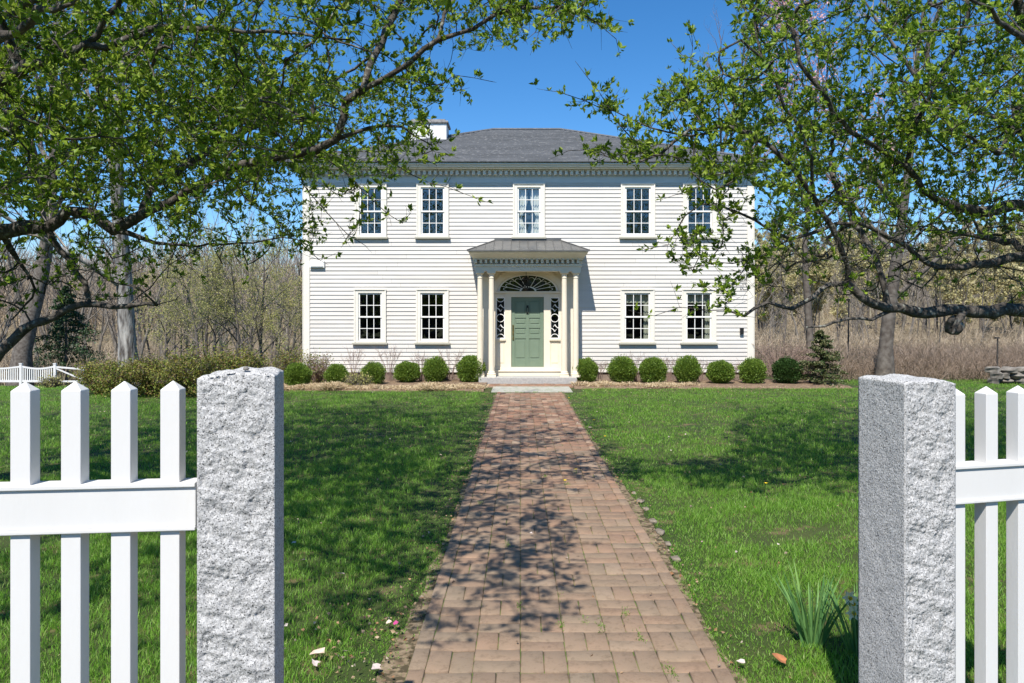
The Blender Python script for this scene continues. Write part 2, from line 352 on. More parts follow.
# sand bed and bricks
mb = MB(); mb.add([(PX0, -2, .013), (PX1, -2, .013), (PX1, PE, .013), (PX0, PE, .013)], [(0, 1, 2, 3)])
joint = mat('mossy_joint_sand', (.08, .06, .035), (.13, .10, .06), scale=8, rough=1, c3=(.10, .15, .03), c3s=10, c3t=.5)
tag(mb.build('path_bed', joint), 'mossy sand in the joints of the brick walk', 'path bed', kind='structure')
V = []; Fq = []; tint = []
def brick(x0, x1, y0, y1):
    g = .0028; x0 += g * R.uniform(.3, 1.2); x1 -= g * R.uniform(.3, 1.2); y0 += g * R.uniform(.3, 1.5); y1 -= g * R.uniform(.3, 1.5)
    zc = .022 + R.gauss(0, .0026); tx = R.gauss(0, .014); ty = R.gauss(0, .014); t = R.random(); c = .005
    rot = R.gauss(0, .008); cx = (x0 + x1) / 2; cy = (y0 + y1) / 2; b = len(V)
    for zz, ins in ((0, 0), (zc - .004, 0), (zc, c)):
        for (xx, yy) in ((x0 + ins, y0 + ins), (x1 - ins, y0 + ins), (x1 - ins, y1 - ins), (x0 + ins, y1 - ins)):
            dx = xx - cx; dy = yy - cy
            V.append((cx + dx - dy * rot, cy + dy + dx * rot, (zz + dx * tx + dy * ty) if zz else 0.001)); tint.append(t)
    for j in (0, 4):
        for i in range(4):
            k = (i + 1) % 4; Fq.append((b + j + i, b + j + k, b + j + 4 + k, b + j + 4 + i))
    Fq.append((b + 8, b + 9, b + 10, b + 11))
E_ = .086; SQ = (PX1 - PX0 - 2 * E_) / 6
y = -2.0
while y < PE - .05:
    for sx_ in (PX0, PX1 - E_): brick(sx_, sx_ + E_, y + .03, min(PE, y + .03 + SQ))
    y += SQ
y = -2.0; row = 0
while y + SQ < PE + .02:
    for c in range(6):
        xx = PX0 + E_ + c * SQ
        if (row + c) % 2: brick(xx, xx + SQ, y, y + SQ / 2); brick(xx, xx + SQ, y + SQ / 2, y + SQ)
        else: brick(xx, xx + SQ / 2, y, y + SQ); brick(xx + SQ / 2, xx + SQ, y, y + SQ)
    y += SQ; row += 1
tag(mesh_arr('brick_path', V, Fq, M['brick'], col=tint), 'worn basket weave brick walk leading to the porch', 'path', kind='structure')
# slab and brick landing before the step
slabm = mat('mossy_concrete_slab', (.33, .32, .27), (.42, .41, .37), scale=6, rough=.95, c3=(.2, .25, .14), c3s=12)
mb = MB(); mb.box(-.70, 1.28, PE + .01, 19.35, .002, .035)
tag(mb.build('path_slab', slabm, bevel=.008), 'pale mossy stone slab across the end of the walk', 'path slab', kind='structure')
V = []; Fq = []; tint = []
yy = 19.36
while yy < 20.3:
    xx = -.95 + (.1 if int(yy * 10) % 2 else 0)
    while xx < 1.4: brick(xx, xx + .2, yy, yy + .1); xx += .2
    yy += .1
tag(mesh_arr('brick_landing', V, Fq, M['brick'], col=tint), 'brick landing strip below the porch step', 'landing', kind='structure')
# planting beds
mulch = mat('brown_bark_mulch', (.13, .085, .055), (.22, .15, .10), scale=9, rough=1, c3=(.34, .26, .16), c3s=20, c3t=.6, bump=1, bscale=40)
mb = MB()
def bed(xs, yf, x_lim):
    V = []
    for x in xs: V += [(x, yf + .12 * math.sin(x * 2.3) + .05 * math.sin(x * 7), .006), (x, yf + .3, .05), (x, 21.6, .06)]
    fs = []
    for i in range(len(xs) - 1):
        for j in range(2): a = i * 3 + j; fs.append((a, a + 3, a + 4, a + 1))
    return V, [f[::-1] for f in fs]
mb.add(*bed(np.linspace(-7.3, -.9, 30), 18.3, 0)); mb.add(*bed(np.linspace(1.4, 8.6, 34), 19.0, 0))
tag(mb.build('mulch_bed', mulch), 'brown mulch beds along the foot of the house', 'mulch bed', kind='structure')

# ------------------------------------------------------------------ the house
YW = 21.2; SW = F / YW
def wx(px): return (px - VX) / SW
def wh(py): return H + (VY - py) / SW
HX0, HX1 = wx(304), wx(753); HC = (HX0 + HX1) / 2; DEP = 10.46; OV = .42
HT = wh(176)
house = empty('house', (0, 0, 0))
tag(house, 'large white clapboard colonial house with grey hip roof and columned front porch', 'house')
wins = []   # (x0, x1, z0, z1, kind)
for px0, px1, kind in ((354.5, 386, 'a'), (416.5, 448.5, 'a'), (620.5, 654, 'shade'), (682, 715.5, 'shade')):
    wins.append((wx(px0), wx(px1), wh(342.5), wh(289), kind))
for px0, px1, kind in ((355.5, 386.5, 'a'), (417, 448.5, 'a'), (513.3, 544.5, 'curtain'), (621, 654.5, 'b'), (683, 716, 'b')):
    wins.append((wx(px0), wx(px1), wh(237), wh(183.5), kind))
ENT = (wx(494), wx(562), .05, wh(266))
CB = .17
# clapboards, split round every opening
mb = MB(); exp_ = .1165; z = .28; LIP = .0195
holes = [(a, b, c, d) for a, b, c, d, _ in wins] + [ENT]
zs = []
while z < HT - .02: zs.append(z); z += exp_
zs = [q + R.uniform(-.0035, .0035) for q in zs]
for k, z0 in enumerate(zs):
    z1 = min(zs[k + 1] if k + 1 < len(zs) else HT, HT)
    cuts = sorted({z0, z1} | {q for h in holes for q in (h[2], h[3]) if z0 < q < z1})
    for za, zb in zip(cuts[:-1], cuts[1:]):
        zm = (za + zb) / 2; xs = [(HX0 + CB, HX1 - CB)]
        for h in holes:
            if h[2] < zm < h[3]:
                nxs = []
                for a, b in xs:
                    if h[0] > a and h[0] < b: nxs.append((a, h[0]))
                    if h[1] < b and h[1] > a: nxs.append((h[1], b))
                    if h[0] >= b or h[1] <= a: nxs.append((a, b))
                xs = nxs
        ya = YW - LIP * (1 - (za - z0) / exp_); yb = YW - LIP * (1 - (zb - z0) / exp_)
        nx_b = []
        for a, b in xs:
            c_ = a
            while b - c_ > 3.4: d_ = c_ + R.uniform(1.6, 3.2); nx_b.append((c_, d_ - .003)); c_ = d_
            nx_b.append((c_, b))
        for a, b in nx_b:
            # boards butt end to end at irregular places
            mb.add([(a, ya, za), (b, ya, za), (b, yb, zb), (a, yb, zb), (a, YW + .02, za), (b, YW + .02, za)], [(0, 1, 2, 3), (4, 5, 1, 0)])
wall = mb.build('front_wall', M['clap'], house)
# side and rear walls with clapboards, shell
mb = MB()
for X_, sg in ((HX0, -1), (HX1, 1)):
    for z0 in zs:
        z1 = min(z0 + exp_, HT)
        mb.add([(X_ + sg * LIP, YW + CB, z0), (X_ + sg * LIP, YW + DEP, z0), (X_, YW + DEP, z1), (X_, YW + CB, z1), (X_, YW + CB, z0), (X_, YW + DEP, z0)], [(0, 1, 2, 3) if sg > 0 else (3, 2, 1, 0), (4, 5, 1, 0)])
mb.box(HX0, HX1, YW + DEP - .05, YW + DEP, .1, HT)
mb.build('side_wall', M['clap'], house)
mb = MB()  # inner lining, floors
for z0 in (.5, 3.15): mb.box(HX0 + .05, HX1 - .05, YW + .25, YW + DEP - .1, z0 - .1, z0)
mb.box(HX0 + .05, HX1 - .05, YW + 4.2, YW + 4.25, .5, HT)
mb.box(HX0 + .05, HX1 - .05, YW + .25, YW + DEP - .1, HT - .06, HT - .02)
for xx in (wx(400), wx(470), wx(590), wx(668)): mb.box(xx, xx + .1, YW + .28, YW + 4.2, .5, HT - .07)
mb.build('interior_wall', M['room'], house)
mb = MB()
mb.box(HX0 + .03, HX1 - .03, YW + .03, YW + .2, .0, .28); mb.box(HX0 + .02, HX0 + .2, YW + .2, YW + DEP, 0, .28); mb.box(HX1 - .2, HX1 - .02, YW + .2, YW + DEP, 0, .28)
mb.build('foundation', M['found'], house)
for X0 in (HX0, HX1 - CB):
    mb = MB(); mb.box(X0, X0 + CB, YW - .035, YW + CB, .2, HT)
    sgn = -1 if X0 == HX0 else 1
    xo = HX0 - .035 if sgn < 0 else HX1 + .003
    mb.box(xo, xo + .032, YW - .033, YW + CB, .2, HT - .002)
    mb.box(X0 - .02, X0 + CB + .02, YW - .05, YW - .037, .2, .42)
    mb.build('corner_board', M['trim'], house, bevel=.004)
# frieze, cornice, dentils
EZ = wh(176)
mb = MB(); mb.box(HX0, HX1, YW - .04, YW + .1, HT - .02, 6.02); mb.box(HX0 - .04, HX0 - .001, YW - .04, YW + DEP, HT - .32, 6.02); mb.box(HX1 + .001, HX1 + .04, YW - .04, YW + DEP, HT - .32, 6.02)
mb.box(HX0 + CB + .002, HX1 - CB - .002, YW - .028, YW + .015, HT - .20, HT - .022)
mb.build('frieze', M['frieze'], house)
cor = MB()
def cornice_ring(o0, o1, z0, z1):
    x0, x1 = HX0 - o1, HX1 + o1; i0, i1 = HX0 - o0, HX1 + o0
    cor.box(x0, x1, YW - o1, YW - o0, z0, z1)
    cor.box(x0, i0, YW - o0, YW + DEP + o1, z0, z1); cor.box(i1, x1, YW - o0, YW + DEP + o1, z0, z1)
cornice_ring(.0, .16, 6.025, 6.06); cornice_ring(.0, .30, 6.06, 6.095); cornice_ring(.0, .36, 6.095, 6.15); cornice_ring(.0, OV - .005, 6.15, 6.20)
cornice = cor.build('cornice', M['trim'], house, bevel=.006)
mb = MB(); x = HX0 + .02
while x < HX1 - .05: mb.box(x, x + .08, YW - .185, YW - .042, 5.915, 6.02); x += .155
for sg, X_ in ((-1, HX0), (1, HX1)):
    yv = YW
    while yv < YW + 6: mb.box(X_ + (sg * .13 if sg < 0 else .042), X_ + (-.042 if sg < 0 else .13), yv, yv + .075, 5.945, 6.02); yv += .15
tag(mb.build('dentils', M['trim'], cornice), kind='stuff')
# gutter edge
mb = MB(); mb.box(HX0 - OV - .02, HX1 + OV + .02, YW - OV - .03, YW - OV + .03, 6.2, 6.235)
mb.build('gutter', M['black'], cornice)
# hip roof with shingle courses
EZ0 = 6.215; RZ = 8.58; xe0, xe1 = HX0 - OV - .03, HX1 + OV + .03; ye0 = YW - OV - .04; ye1 = YW + DEP + OV; run = (ye1 - ye0) / 2
mb = MB(); NC = 34
for k in range(NC):
    t0 = k / NC; t1 = (k + 1) / NC; zt = .028
    def ring(t, dz): return [(xe0 + run * t, ye0 + run * t, EZ0 + (RZ - EZ0) * t + dz), (xe1 - run * t, ye0 + run * t, EZ0 + (RZ - EZ0) * t + dz), (xe1 - run * t, ye1 - run * t, EZ0 + (RZ - EZ0) * t + dz), (xe0 + run * t, ye1 - run * t, EZ0 + (RZ - EZ0) * t + dz)]
    a = ring(t0, zt); b = ring(t1, 0); c = ring(t0, 0)
    mb.add(a + b + c, [(0, 1, 5, 4), (1, 2, 6, 5), (2, 3, 7, 6), (3, 0, 4, 7), (8, 9, 1, 0), (9, 10, 2, 1), (11, 8, 0, 3)])
roof = mb.build('roof', M['slate'], house)
mb = MB()
for s0, s1 in (((xe0, ye0), (xe0 + run, ye0 + run)), ((xe1, ye0), (xe1 - run, ye0 + run))):
    mb.tube([(s0[0], s0[1], EZ0 + .02), (s1[0], s1[1], RZ + .02)], [.045, .045], 6)
mb.tube([(xe0 + run, ye0 + run, RZ + .02), (xe1 - run, ye0 + run, RZ + .02)], [.045, .045], 6)
mb.build('ridge_cap', M['slate'], roof)
mb = MB(); mb.box(-3.64, -2.42, 24.36, 25.2, 6.5, 8.26); mb.build('chimney', M['brick_wash'], roof, bevel=.01)
mb = MB(); mb.box(-3.70, -2.36, 24.30, 25.26, 8.262, 8.34); mb.box(-3.60, -2.46, 24.42, 25.15, 8.34, 8.42); mb.build('chimney_cap', M['chimcap'], roof, bevel=.02)

def make_window(x0, x1, z0, z1, kind):
    cw = .115
    mb = MB()
    mb.box(x0, x0 + cw, YW - .045, YW + .05, z0, z1); mb.box(x1 - cw, x1, YW - .045, YW + .05, z0, z1)
    mb.box(x0 + cw, x1 - cw, YW - .045, YW + .05, z1 - cw, z1); mb.box(x0 + cw, x1 - cw, YW - .044, YW + .05, z0, z0 + .05)
    mb.box(x0 - .015, x1 + .015, YW - .07, YW - .046, z1 - .035, z1 + .012)
    # back band
    mb.box(x0 - .01, x0 + .03, YW - .062, YW - .0455, z0, z1 - .036); mb.box(x1 - .03, x1 + .01, YW - .062, YW - .0455, z0, z1 - .036)
    wo = mb.build('window', M['trim'], house, bevel=.004)
    mb = MB(); mb.box(x0 - .05, x1 + .05, YW - .10, YW + .03, z0 - .055, z0 - .002); mb.build('sill', M['sill'], wo, bevel=.004)
    a, b = x0 + cw, x1 - cw; c, d = z0 + .05, z1 - cw; mid = (c + d) / 2
    mb = MB(); st = .042
    for (s0, s1, yy) in ((c, mid + .02, YW + .012), (mid - .02, d, YW - .012)):
        yb = yy + .03
        mb.box(a, a + st, yy, yb, s0, s1); mb.box(b - st, b, yy, yb, s0, s1)
        mb.box(a + st, b - st, yy + .001, yb, s0, s0 + (st + .012 if s0 == c else st)); mb.box(a + st, b - st, yy + .001, yb, s1 - st, s1)
        ga, gb = a + st, b - st; gc, gd = s0 + st, s1 - st
        for i in (1, 2):
            xm = ga + (gb - ga) * i / 3; mb.box(xm - .009, xm + .009, yy + .004, yb - .004, gc, gd)
        zm = (gc + gd) / 2; mb.box(ga, gb, yy + .006, yb - .006, zm - .009, zm + .009)
    mb.build('sash', M['sash'], wo)
    mb = MB(); mb.add([(a, YW + .046, c), (b, YW + .046, c), (b, YW + .046, d), (a, YW + .046, d)], [(0, 1, 2, 3)])
    mb.build('pane', M['glass'], wo)
    if kind == 'curtain':
        mb = MB()
        for sg in (-1, 1):
            n = 14; m = 16; Vv = []; cx = (a + b) / 2
            for j in range(m + 1):
                t = j / m; zz = d - (d - c) * t
                w_ = .30 * (1 - .55 * math.exp(-((t - .62) / .2) ** 2)) - (.08 * max(0, .35 - t))
                for i in range(n + 1):
                    u = i / n; xo_ = (b if sg > 0 else a) - sg * u * w_
                    Vv.append((xo_, YW + .12 + .02 * math.sin(u * 22 + t * 1.5), zz))
            fs = [(j * (n + 1) + i, j * (n + 1) + i + 1, (j + 1) * (n + 1) + i + 1, (j + 1) * (n + 1) + i) for j in range(m) for i in range(n)]
            mb.add(Vv, fs)
        mb.build('curtain', M['curtain'], wo, smooth=True)
    elif kind == 'shade':
        mb = MB(); n = 20
        Vv = []
        for j, zz in enumerate((d, d - .28)):
            for i in range(n + 1): Vv.append((a + (b - a) * i / n, YW + .13 + .02 * math.sin(i * 1.9), zz))
        mb.add(Vv, [(i, i + 1, n + 2 + i, n + 1 + i) for i in range(n)])
        # side drape
        Vv = []
        for zz in (d - .28, c):
            for i in range(6): Vv.append((b - .02 - .028 * i, YW + .14 + .015 * math.sin(i * 2.4), zz))
        mb.add(Vv, [(i, i + 1, 7 + i, 6 + i) for i in range(5)])
        mb.build('curtain', M['sheer'], wo)
    else:
        mb = MB(); Vv = []
        mb.add([(a, YW + .14, d), (b, YW + .14, d), (b, YW + .14, d - .12), (a, YW + .14, d - .12)], [(0, 1, 2, 3)])
        mb.build('roller_blind', M['room'], wo)
for wdef in wins: make_window(*wdef)

# entrance wall: cream surround with door, sidelights and fanlight
ex0, ex1 = ENT[0], ENT[1]; ec = wx(528); floor_z = .36
DX0, DX1, DZ1 = wx(511.2), wx(543.8), wh(297)
mb = MB()
yf, yb = YW - .01, YW + .08
slx = [(wx(496.2), wx(504.8)), (wx(550.4), wx(559.2))]; sz0, sz1 = wh(338.5), wh(297.5)
dz0 = wh(367)
mb.box(ex0, slx[0][0], yf, yb, dz0, wh(293)); mb.box(slx[1][1], ex1, yf, yb, dz0, wh(293))
mb.box(slx[0][1], DX0, yf - .02, yb, dz0, wh(293)); mb.box(DX1, slx[1][0], yf - .02, yb, dz0, wh(293))
for a, b in slx: mb.box(a, b, yf, yb, dz0, sz0); mb.box(a, b, yf, yb, sz1, wh(293)); mb.box(a - .03, b + .03, yf - .06, yf - .021, sz0 - .06, sz0); mb.box(a + .03, b - .03, yf - .012, yf - .001, dz0 + .12, sz0 - .14)
mb.box(DX0, DX1, yf - .02, yb, DZ1, wh(293))
mb.box(ex0, ex1, yf - .06, yf - .021, wh(293.2), wh(291.3))
# arch spandrel above the fanlight
fr = (wx(558) - wx(498)) / 2; fz = wh(291); fh = wh(274.5) - fz; fc = (wx(558) + wx(498)) / 2
n = 28; arc = [(fc - fr * math.cos(PI * i / n), fz + fh * math.sin(PI * i / n)) for i in range(n + 1)]
top = [(ex0 + (ex1 - ex0) * i / n, ENT[3]) for i in range(n + 1)]
arc[0] = (fc - fr, fz); mb.band(arc, top, yf, yb)
mb.box(ex0 - .0, fc - fr, yf + .001, yb, fz, fz + .01)
mb.add([(ex0, yf, fz), (fc - fr, yf, fz), (ex0, yf, ENT[3])], [(0, 1, 2)]); mb.add([(fc + fr, yf, fz), (ex1, yf, fz), (ex1, yf, ENT[3])], [(0, 1, 2)])
mb.box(ex0, ex1, yf - .03, yb, wh(370), dz0 - .001)
mb.build('door_surround', M['cream'], house, bevel=.003)
mb = MB()
o1 = [(fc - (fr + .19) * math.cos(PI * i / n), fz + (fh + .19) * math.sin(PI * i / n)) for i in range(n + 1)]
i1 = [(fc - (fr + .02) * math.cos(PI * i / n), fz + (fh + .02) * math.sin(PI * i / n)) for i in range(n + 1)]
mb.band(i1, o1, yf - .07, yf - .002)
mb.build('arch_trim', M['cream'], house)
# fanlight
fan = MB(); ys0, ys1 = YW + .0, YW + .03
def arcpts(f, k=20, a0=0, a1=PI): return [(fc - fr * f * math.cos(a0 + (a1 - a0) * i / k), fz + fh * f * math.sin(a0 + (a1 - a0) * i / k)) for i in range(k + 1)]
fan.band(arcpts(.94), arcpts(1.0), ys0, ys1); fan.band(arcpts(.22), arcpts(.28), ys0, ys1)
for k in range(1, 10):
    a = PI * k / 10; d_ = Vector((-math.cos(a) * fr, 0, math.sin(a) * fh)); nrm = Vector((d_.z, 0, -d_.x)).normalized() * .007
    p0 = Vector((fc, 0, fz)) + d_ * .26; p1 = Vector((fc, 0, fz)) + d_ * .95
    fan.prism([(p0.x - nrm.x, p0.z - nrm.z), (p1.x - nrm.x, p1.z - nrm.z), (p1.x + nrm.x, p1.z + nrm.z), (p0.x + nrm.x, p0.z + nrm.z)], ys0, ys1)
for k in range(10):   # swags between the bars
    a0 = PI * k / 10; a1 = PI * (k + 1) / 10; inn = []; out_ = []
    for i in range(7):
        t = i / 6; a = a0 + (a1 - a0) * t; f = .70 + .12 * math.sin(PI * t)
        inn.append((fc - fr * f * math.cos(a), fz + fh * f * math.sin(a))); f += .022; out_.append((fc - fr * f * math.cos(a), fz + fh * f * math.sin(a)))
    fan.band(inn, out_, ys0 + .005, ys1 - .005)
fo = fan.build('fanlight', M['sash'], house)
mb = MB(); mb.add([(p[0], YW + .04, p[1]) for p in arcpts(1.0)], [tuple(range(21))[::-1]]); mb.build('pane', M['glass'], fo)
# sidelights: circle tracery
for a, b in slx:
    mb = MB(); cx = (a + b) / 2; hw = (b - a) / 2
    mb.box(a, a + .018, ys0, ys1, sz0, sz1); mb.box(b - .018, b, ys0, ys1, sz0, sz1); mb.box(a + .018, b - .018, ys0, ys1, sz0, sz0 + .02); mb.box(a + .018, b - .018, ys0, ys1, sz1 - .02, sz1)
    hgt = sz1 - sz0
    def ringm(cz, r, a0=0, a1=2 * PI):
        k = 20; inn = []; ou = []
        for i in range(k + 1):
            t = a0 + (a1 - a0) * i / k; inn.append((cx + (r - .009) * math.cos(t), cz + (r - .009) * math.sin(t))); ou.append((cx + (r + .009) * math.cos(t), cz + (r + .009) * math.sin(t)))
        mb.band(inn, ou, ys0 + .006, ys1 - .006)
    r_ = hw - .012; mz = (sz0 + sz1) / 2
    ringm(mz, r_)
    for sg in (-1, 1):
        c2 = mz + sg * (hgt / 2 - .015); c1 = mz + sg * (hgt * .245)
        for s2 in (-1, 1):  # diamonds of arcs
            for q in (-1, 1):
                p0 = (cx, c1 + q * r_ * .95); p1 = (cx + s2 * r_, c1)
                k = 6; inn = []; ou = []
                for i in range(k + 1):
                    t = i / k; bx_ = p0[0] + (p1[0] - p0[0]) * t; bz_ = p0[1] + (p1[1] - p0[1]) * t
                    pull = .25 * math.sin(PI * t) * r_; bx_ -= s2 * pull * .5; bz_ -= q * pull * .5
                    inn.append((bx_ - .011, bz_ - .006)); ou.append((bx_ + .011, bz_ + .006))
                mb.band(inn, ou, ys0 + .007, ys1 - .007)
        pass
        ringm(c2, r_, PI if sg > 0 else 0, 2 * PI if sg > 0 else PI)
    so = mb.build('sidelight', M['sash'], house)
    mb = MB(); mb.add([(a, YW + .04, sz0), (b, YW + .04, sz0), (b, YW + .04, sz1), (a, YW + .04, sz1)], [(0, 1, 2, 3)]); mb.build('pane', M['glass'], so)
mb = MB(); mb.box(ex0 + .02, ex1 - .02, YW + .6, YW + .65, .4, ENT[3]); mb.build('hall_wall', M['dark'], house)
# door: slab, stiles and raised panels
mb = MB(); dy = YW + .035; dzb = dz0 + .002
mb.box(DX0 + .004, DX1 - .004, dy, dy + .04, dzb, DZ1 - .004)
dw = DX1 - DX0; dh = DZ1 - dzb; stl = .105; yfr = dy - .018
colsx = [(DX0 + stl, (DX0 + DX1) / 2 - .045), ((DX0 + DX1) / 2 + .045, DX1 - stl)]
rows = [(.115, .405), (.46, .555), (.605, .70), (.755, .945)]
mb.box(DX0 + .004, DX0 + stl, yfr, dy - .0005, dzb, DZ1 - .004); mb.box(DX1 - stl, DX1 - .004, yfr, dy - .0005, dzb, DZ1 - .004); mb.box(colsx[0][1], colsx[1][0], yfr, dy - .0005, dzb, DZ1 - .004)
lv = [0] + [q for r_ in rows for q in r_] + [1]
for a, b in zip(lv[0::2], lv[1::2]):
    for c0, c1 in colsx: mb.box(c0, c1, yfr + .0006, dy - .0005, dzb + a * dh, dzb + b * dh - (.004 if b == 1 else 0))
for a, b in rows:
    for c0, c1 in colsx: mb.box(c0 + .035, c1 - .035, dy - .012, dy - .0005, dzb + a * dh + .035, dzb + b * dh - .035)
door = mb.build('door', M['door'], house, bevel=.005)
mb = MB(); hx = DX0 + .055; hz = dzb + .45 * dh
mb.box(hx - .022, hx + .022, yfr - .012, yfr - .001, hz + .02, hz + .30); mb.tube([(hx, yfr - .01, hz - .1), (hx, yfr - .06, hz - .06), (hx, yfr - .06, hz + .06), (hx, yfr - .01, hz + .12)], [.012, .013, .013, .012], 8); mb.box(hx - .018, hx + .018, yfr - .012, yfr - .001, hz - .14, hz - .06)
mb.build('door_handle', M['brass'], door)
mb = MB(); kz = dzb + .82 * dh; kx = (DX0 + DX1) / 2
mb.box(kx - .03, kx + .03, yfr - .015, yfr - .001, kz + .05, kz + .12); mb.tube([(kx - .03, yfr - .02, kz + .06), (kx - .035, yfr - .035, kz - .08), (kx + .035, yfr - .035, kz - .08), (kx + .03, yfr - .02, kz + .06)], [.01] * 4, 6)
mb.box(kx - .02, kx + .02, yfr - .014, yfr - .001, kz - .13, kz - .08)
mb.build('door_knocker', M['black'], door)
# porch
YC = 20.58; sc_ = F / YC
def cxp(px): return (px - VX) / sc_
step_top = .19
mb = MB(); mb.box(ec - 1.37, ec + 1.34, 20.38, YW - .03, 0, step_top); mb.build('porch_step', M['granite_step'], house, bevel=.015)
mb = MB(); mb.box(ENT[0] - .02, ENT[1] + .02, 20.98, YW - .045, step_top + .001, wh(370) - .03); mb.box(ENT[0] - .05, ENT[1] + .05, 20.95, YW - .045, wh(370) - .03, wh(370)); mb.build('door_step', M['cream'], house, bevel=.006)
ctop = H + (VY - 271.5) / sc_
for px in (480, 491.5, 564.3, 575.8):
    cx = cxp(px); mb = MB()
    mb.box(cx - .125, cx + .125, YC - .125, YC + .125, step_top + .001, step_top + .06)
    prof = [(.118, step_top + .061), (.125, step_top + .085), (.115, step_top + .11), (.095, step_top + .12), (.1, step_top + .14), (.088, step_top + .16)]
    for i in range(9):
        t = i / 8; prof.append((.083 - .014 * t ** 1.6, step_top + .17 + (ctop - .2 - step_top - .17) * t))
    prof += [(.078, ctop - .19), (.08, ctop - .175), (.07, ctop - .17), (.072, ctop - .10), (.095, ctop - .06), (.10, ctop - .055)]
    mb.lathe(prof, cx, YC, 24)
    mb.box(cx - .115, cx + .115, YC - .115, YC + .115, ctop - .054, ctop - .001)
    mb.build('column', M['cream'], house, bevel=.003)
for px in (486.3, 570.4):   # flat pilasters on the wall behind
    cx = (px - VX) / SW
    mb = MB(); mb.box(cx - .19, cx + .19, YW - .06, YW - .024, step_top, ctop - .12); mb.box(cx - .21, cx + .21, YW - .075, YW - .0605, ctop - .24, ctop - .12); mb.box(cx - .21, cx + .21, YW - .075, YW - .0605, step_top + .01, step_top + .2)
    mb.build('pilaster', M['cream'], house, bevel=.004)
pc = .225; pw = 1.46
ent = MB()
ent.box(pc - pw, pc + pw, YC - .11, YC + .11, ctop, ctop + .13); ent.box(pc - pw, pc - pw + .2, YC + .11, YW - .025, ctop, ctop + .13); ent.box(pc + pw - .2, pc + pw, YC + .11, YW - .025, ctop, ctop + .13)
ent.box(pc - pw - .03, pc + pw + .03, YC - .14, YW - .026, ctop + .13, ctop + .20)
ent.box(pc - pw + .02, pc + pw - .02, YC - .04, YW - .026, ctop + .20, ctop + .32)
entab = ent.build('entablature', M['cream'], house, bevel=.004)
x = pc - pw - .02
while x < pc + pw - .03: MB().box(x, x + .07, YC - .20, YC - .0415, ctop + .215, ctop + .317).build('dentil', M['cream'], entab); x += .141
for sg in (-1, 1):
    yv = YC - .02
    while yv < YW - .1:
        xa = pc + sg * (pw - .0185); xb = pc + sg * (pw + .055); MB().box(min(xa, xb), max(xa, xb), yv, yv + .065, ctop + .225, ctop + .315).build('dentil', M['cream'], entab); yv += .141
# cove cornice of the porch: outline swept out
cz = ctop + .321; eo = 1.63; ey = 20.10; ezz = 3.60
rings = [(pw + .06, YC - .18, cz), (pw + .075, YC - .20, cz + .03), (pw + .10, YC - .27, cz + .07), (pw + .14, YC - .38, cz + .12), (eo - .01, ey + .02, cz + .16), (eo, ey, cz + .18), (eo, ey, cz + .215)]
mb = MB(); Vv = []
for (hw_, yy_, zz_) in rings: Vv += [(pc - hw_, YW - .026, zz_), (pc - hw_, yy_, zz_), (pc + hw_, yy_, zz_), (pc + hw_, YW - .026, zz_)]
fs = []
for j in range(len(rings) - 1):
    for i in range(3): a = j * 4 + i; fs.append((a, a + 1, a + 5, a + 4))
fs.append((3, 2, 1, 0)); mb.add(Vv, fs)
mb.build('porch_cornice', M['trim'], house)
pz0 = rings[-1][2] + .004; pz1 = wh(240.5); tl, tr = wx(495.5), wx(560)
mb = MB(); e0, e1 = pc - eo - .03, pc + eo + .03; yfr2 = ey - .03
mb.add([(e0, YW - .025, pz0), (e0, yfr2, pz0), (e1, yfr2, pz0), (e1, YW - .025, pz0), (tl, YW - .025, pz1), (tr, YW - .025, pz1)], [(1, 2, 5, 4), (0, 1, 4), (2, 3, 5), (3, 2, 1, 0)])
for i in range(1, 14):   # standing seams run up the slope
    x0 = e0 + (e1 - e0) * i / 14
    if x0 < tl: t = (x0 - e0) / (tl - e0)
    elif x0 > tr: t = (e1 - x0) / (e1 - tr)
    else: t = 1
    mb.tube([(x0, yfr2, pz0 + .008), (x0, yfr2 + (YW - .03 - yfr2) * t, pz0 + .008 + (pz1 - pz0) * t)], [.010, .010], 4)
for s0, s1 in (((e0, yfr2), (tl, YW - .03)), ((e1, yfr2), (tr, YW - .03))): mb.tube([(s0[0], s0[1], pz0 + .01), (s1[0], s1[1], pz1 + .01)], [.016, .016], 6)
mb.box(e0, e1, yfr2 - .012, yfr2, pz0 - .03, pz0 + .01)
mb.box(tl - .03, tr + .03, YW - .06, YW - .03, pz1 - .01, pz1 + .05)
mb.build('porch_roof', M['metalroof'], house)
mb = MB(); mb.box(pc - pw + .2, pc + pw - .2, YC + .11, YW - .03, ctop + .07, ctop + .10); mb.build('porch_ceiling', M['cream'], house)
# small fittings on the wall
mb = MB(); mb.box(wx(310.5), wx(325), YW - .09, YW - .02, wh(268), wh(261)); mb.box(wx(311.5), wx(324), YW - .11, YW - .09, wh(267), wh(262)); mb.build('vent_hood', M['sash'], house, bevel=.01)
mb = MB(); mb.box(wx(739.5), wx(743), YW - .09, YW - .02, wh(334), wh(328)); mb.build('outlet_box', M['black'], house, bevel=.005)
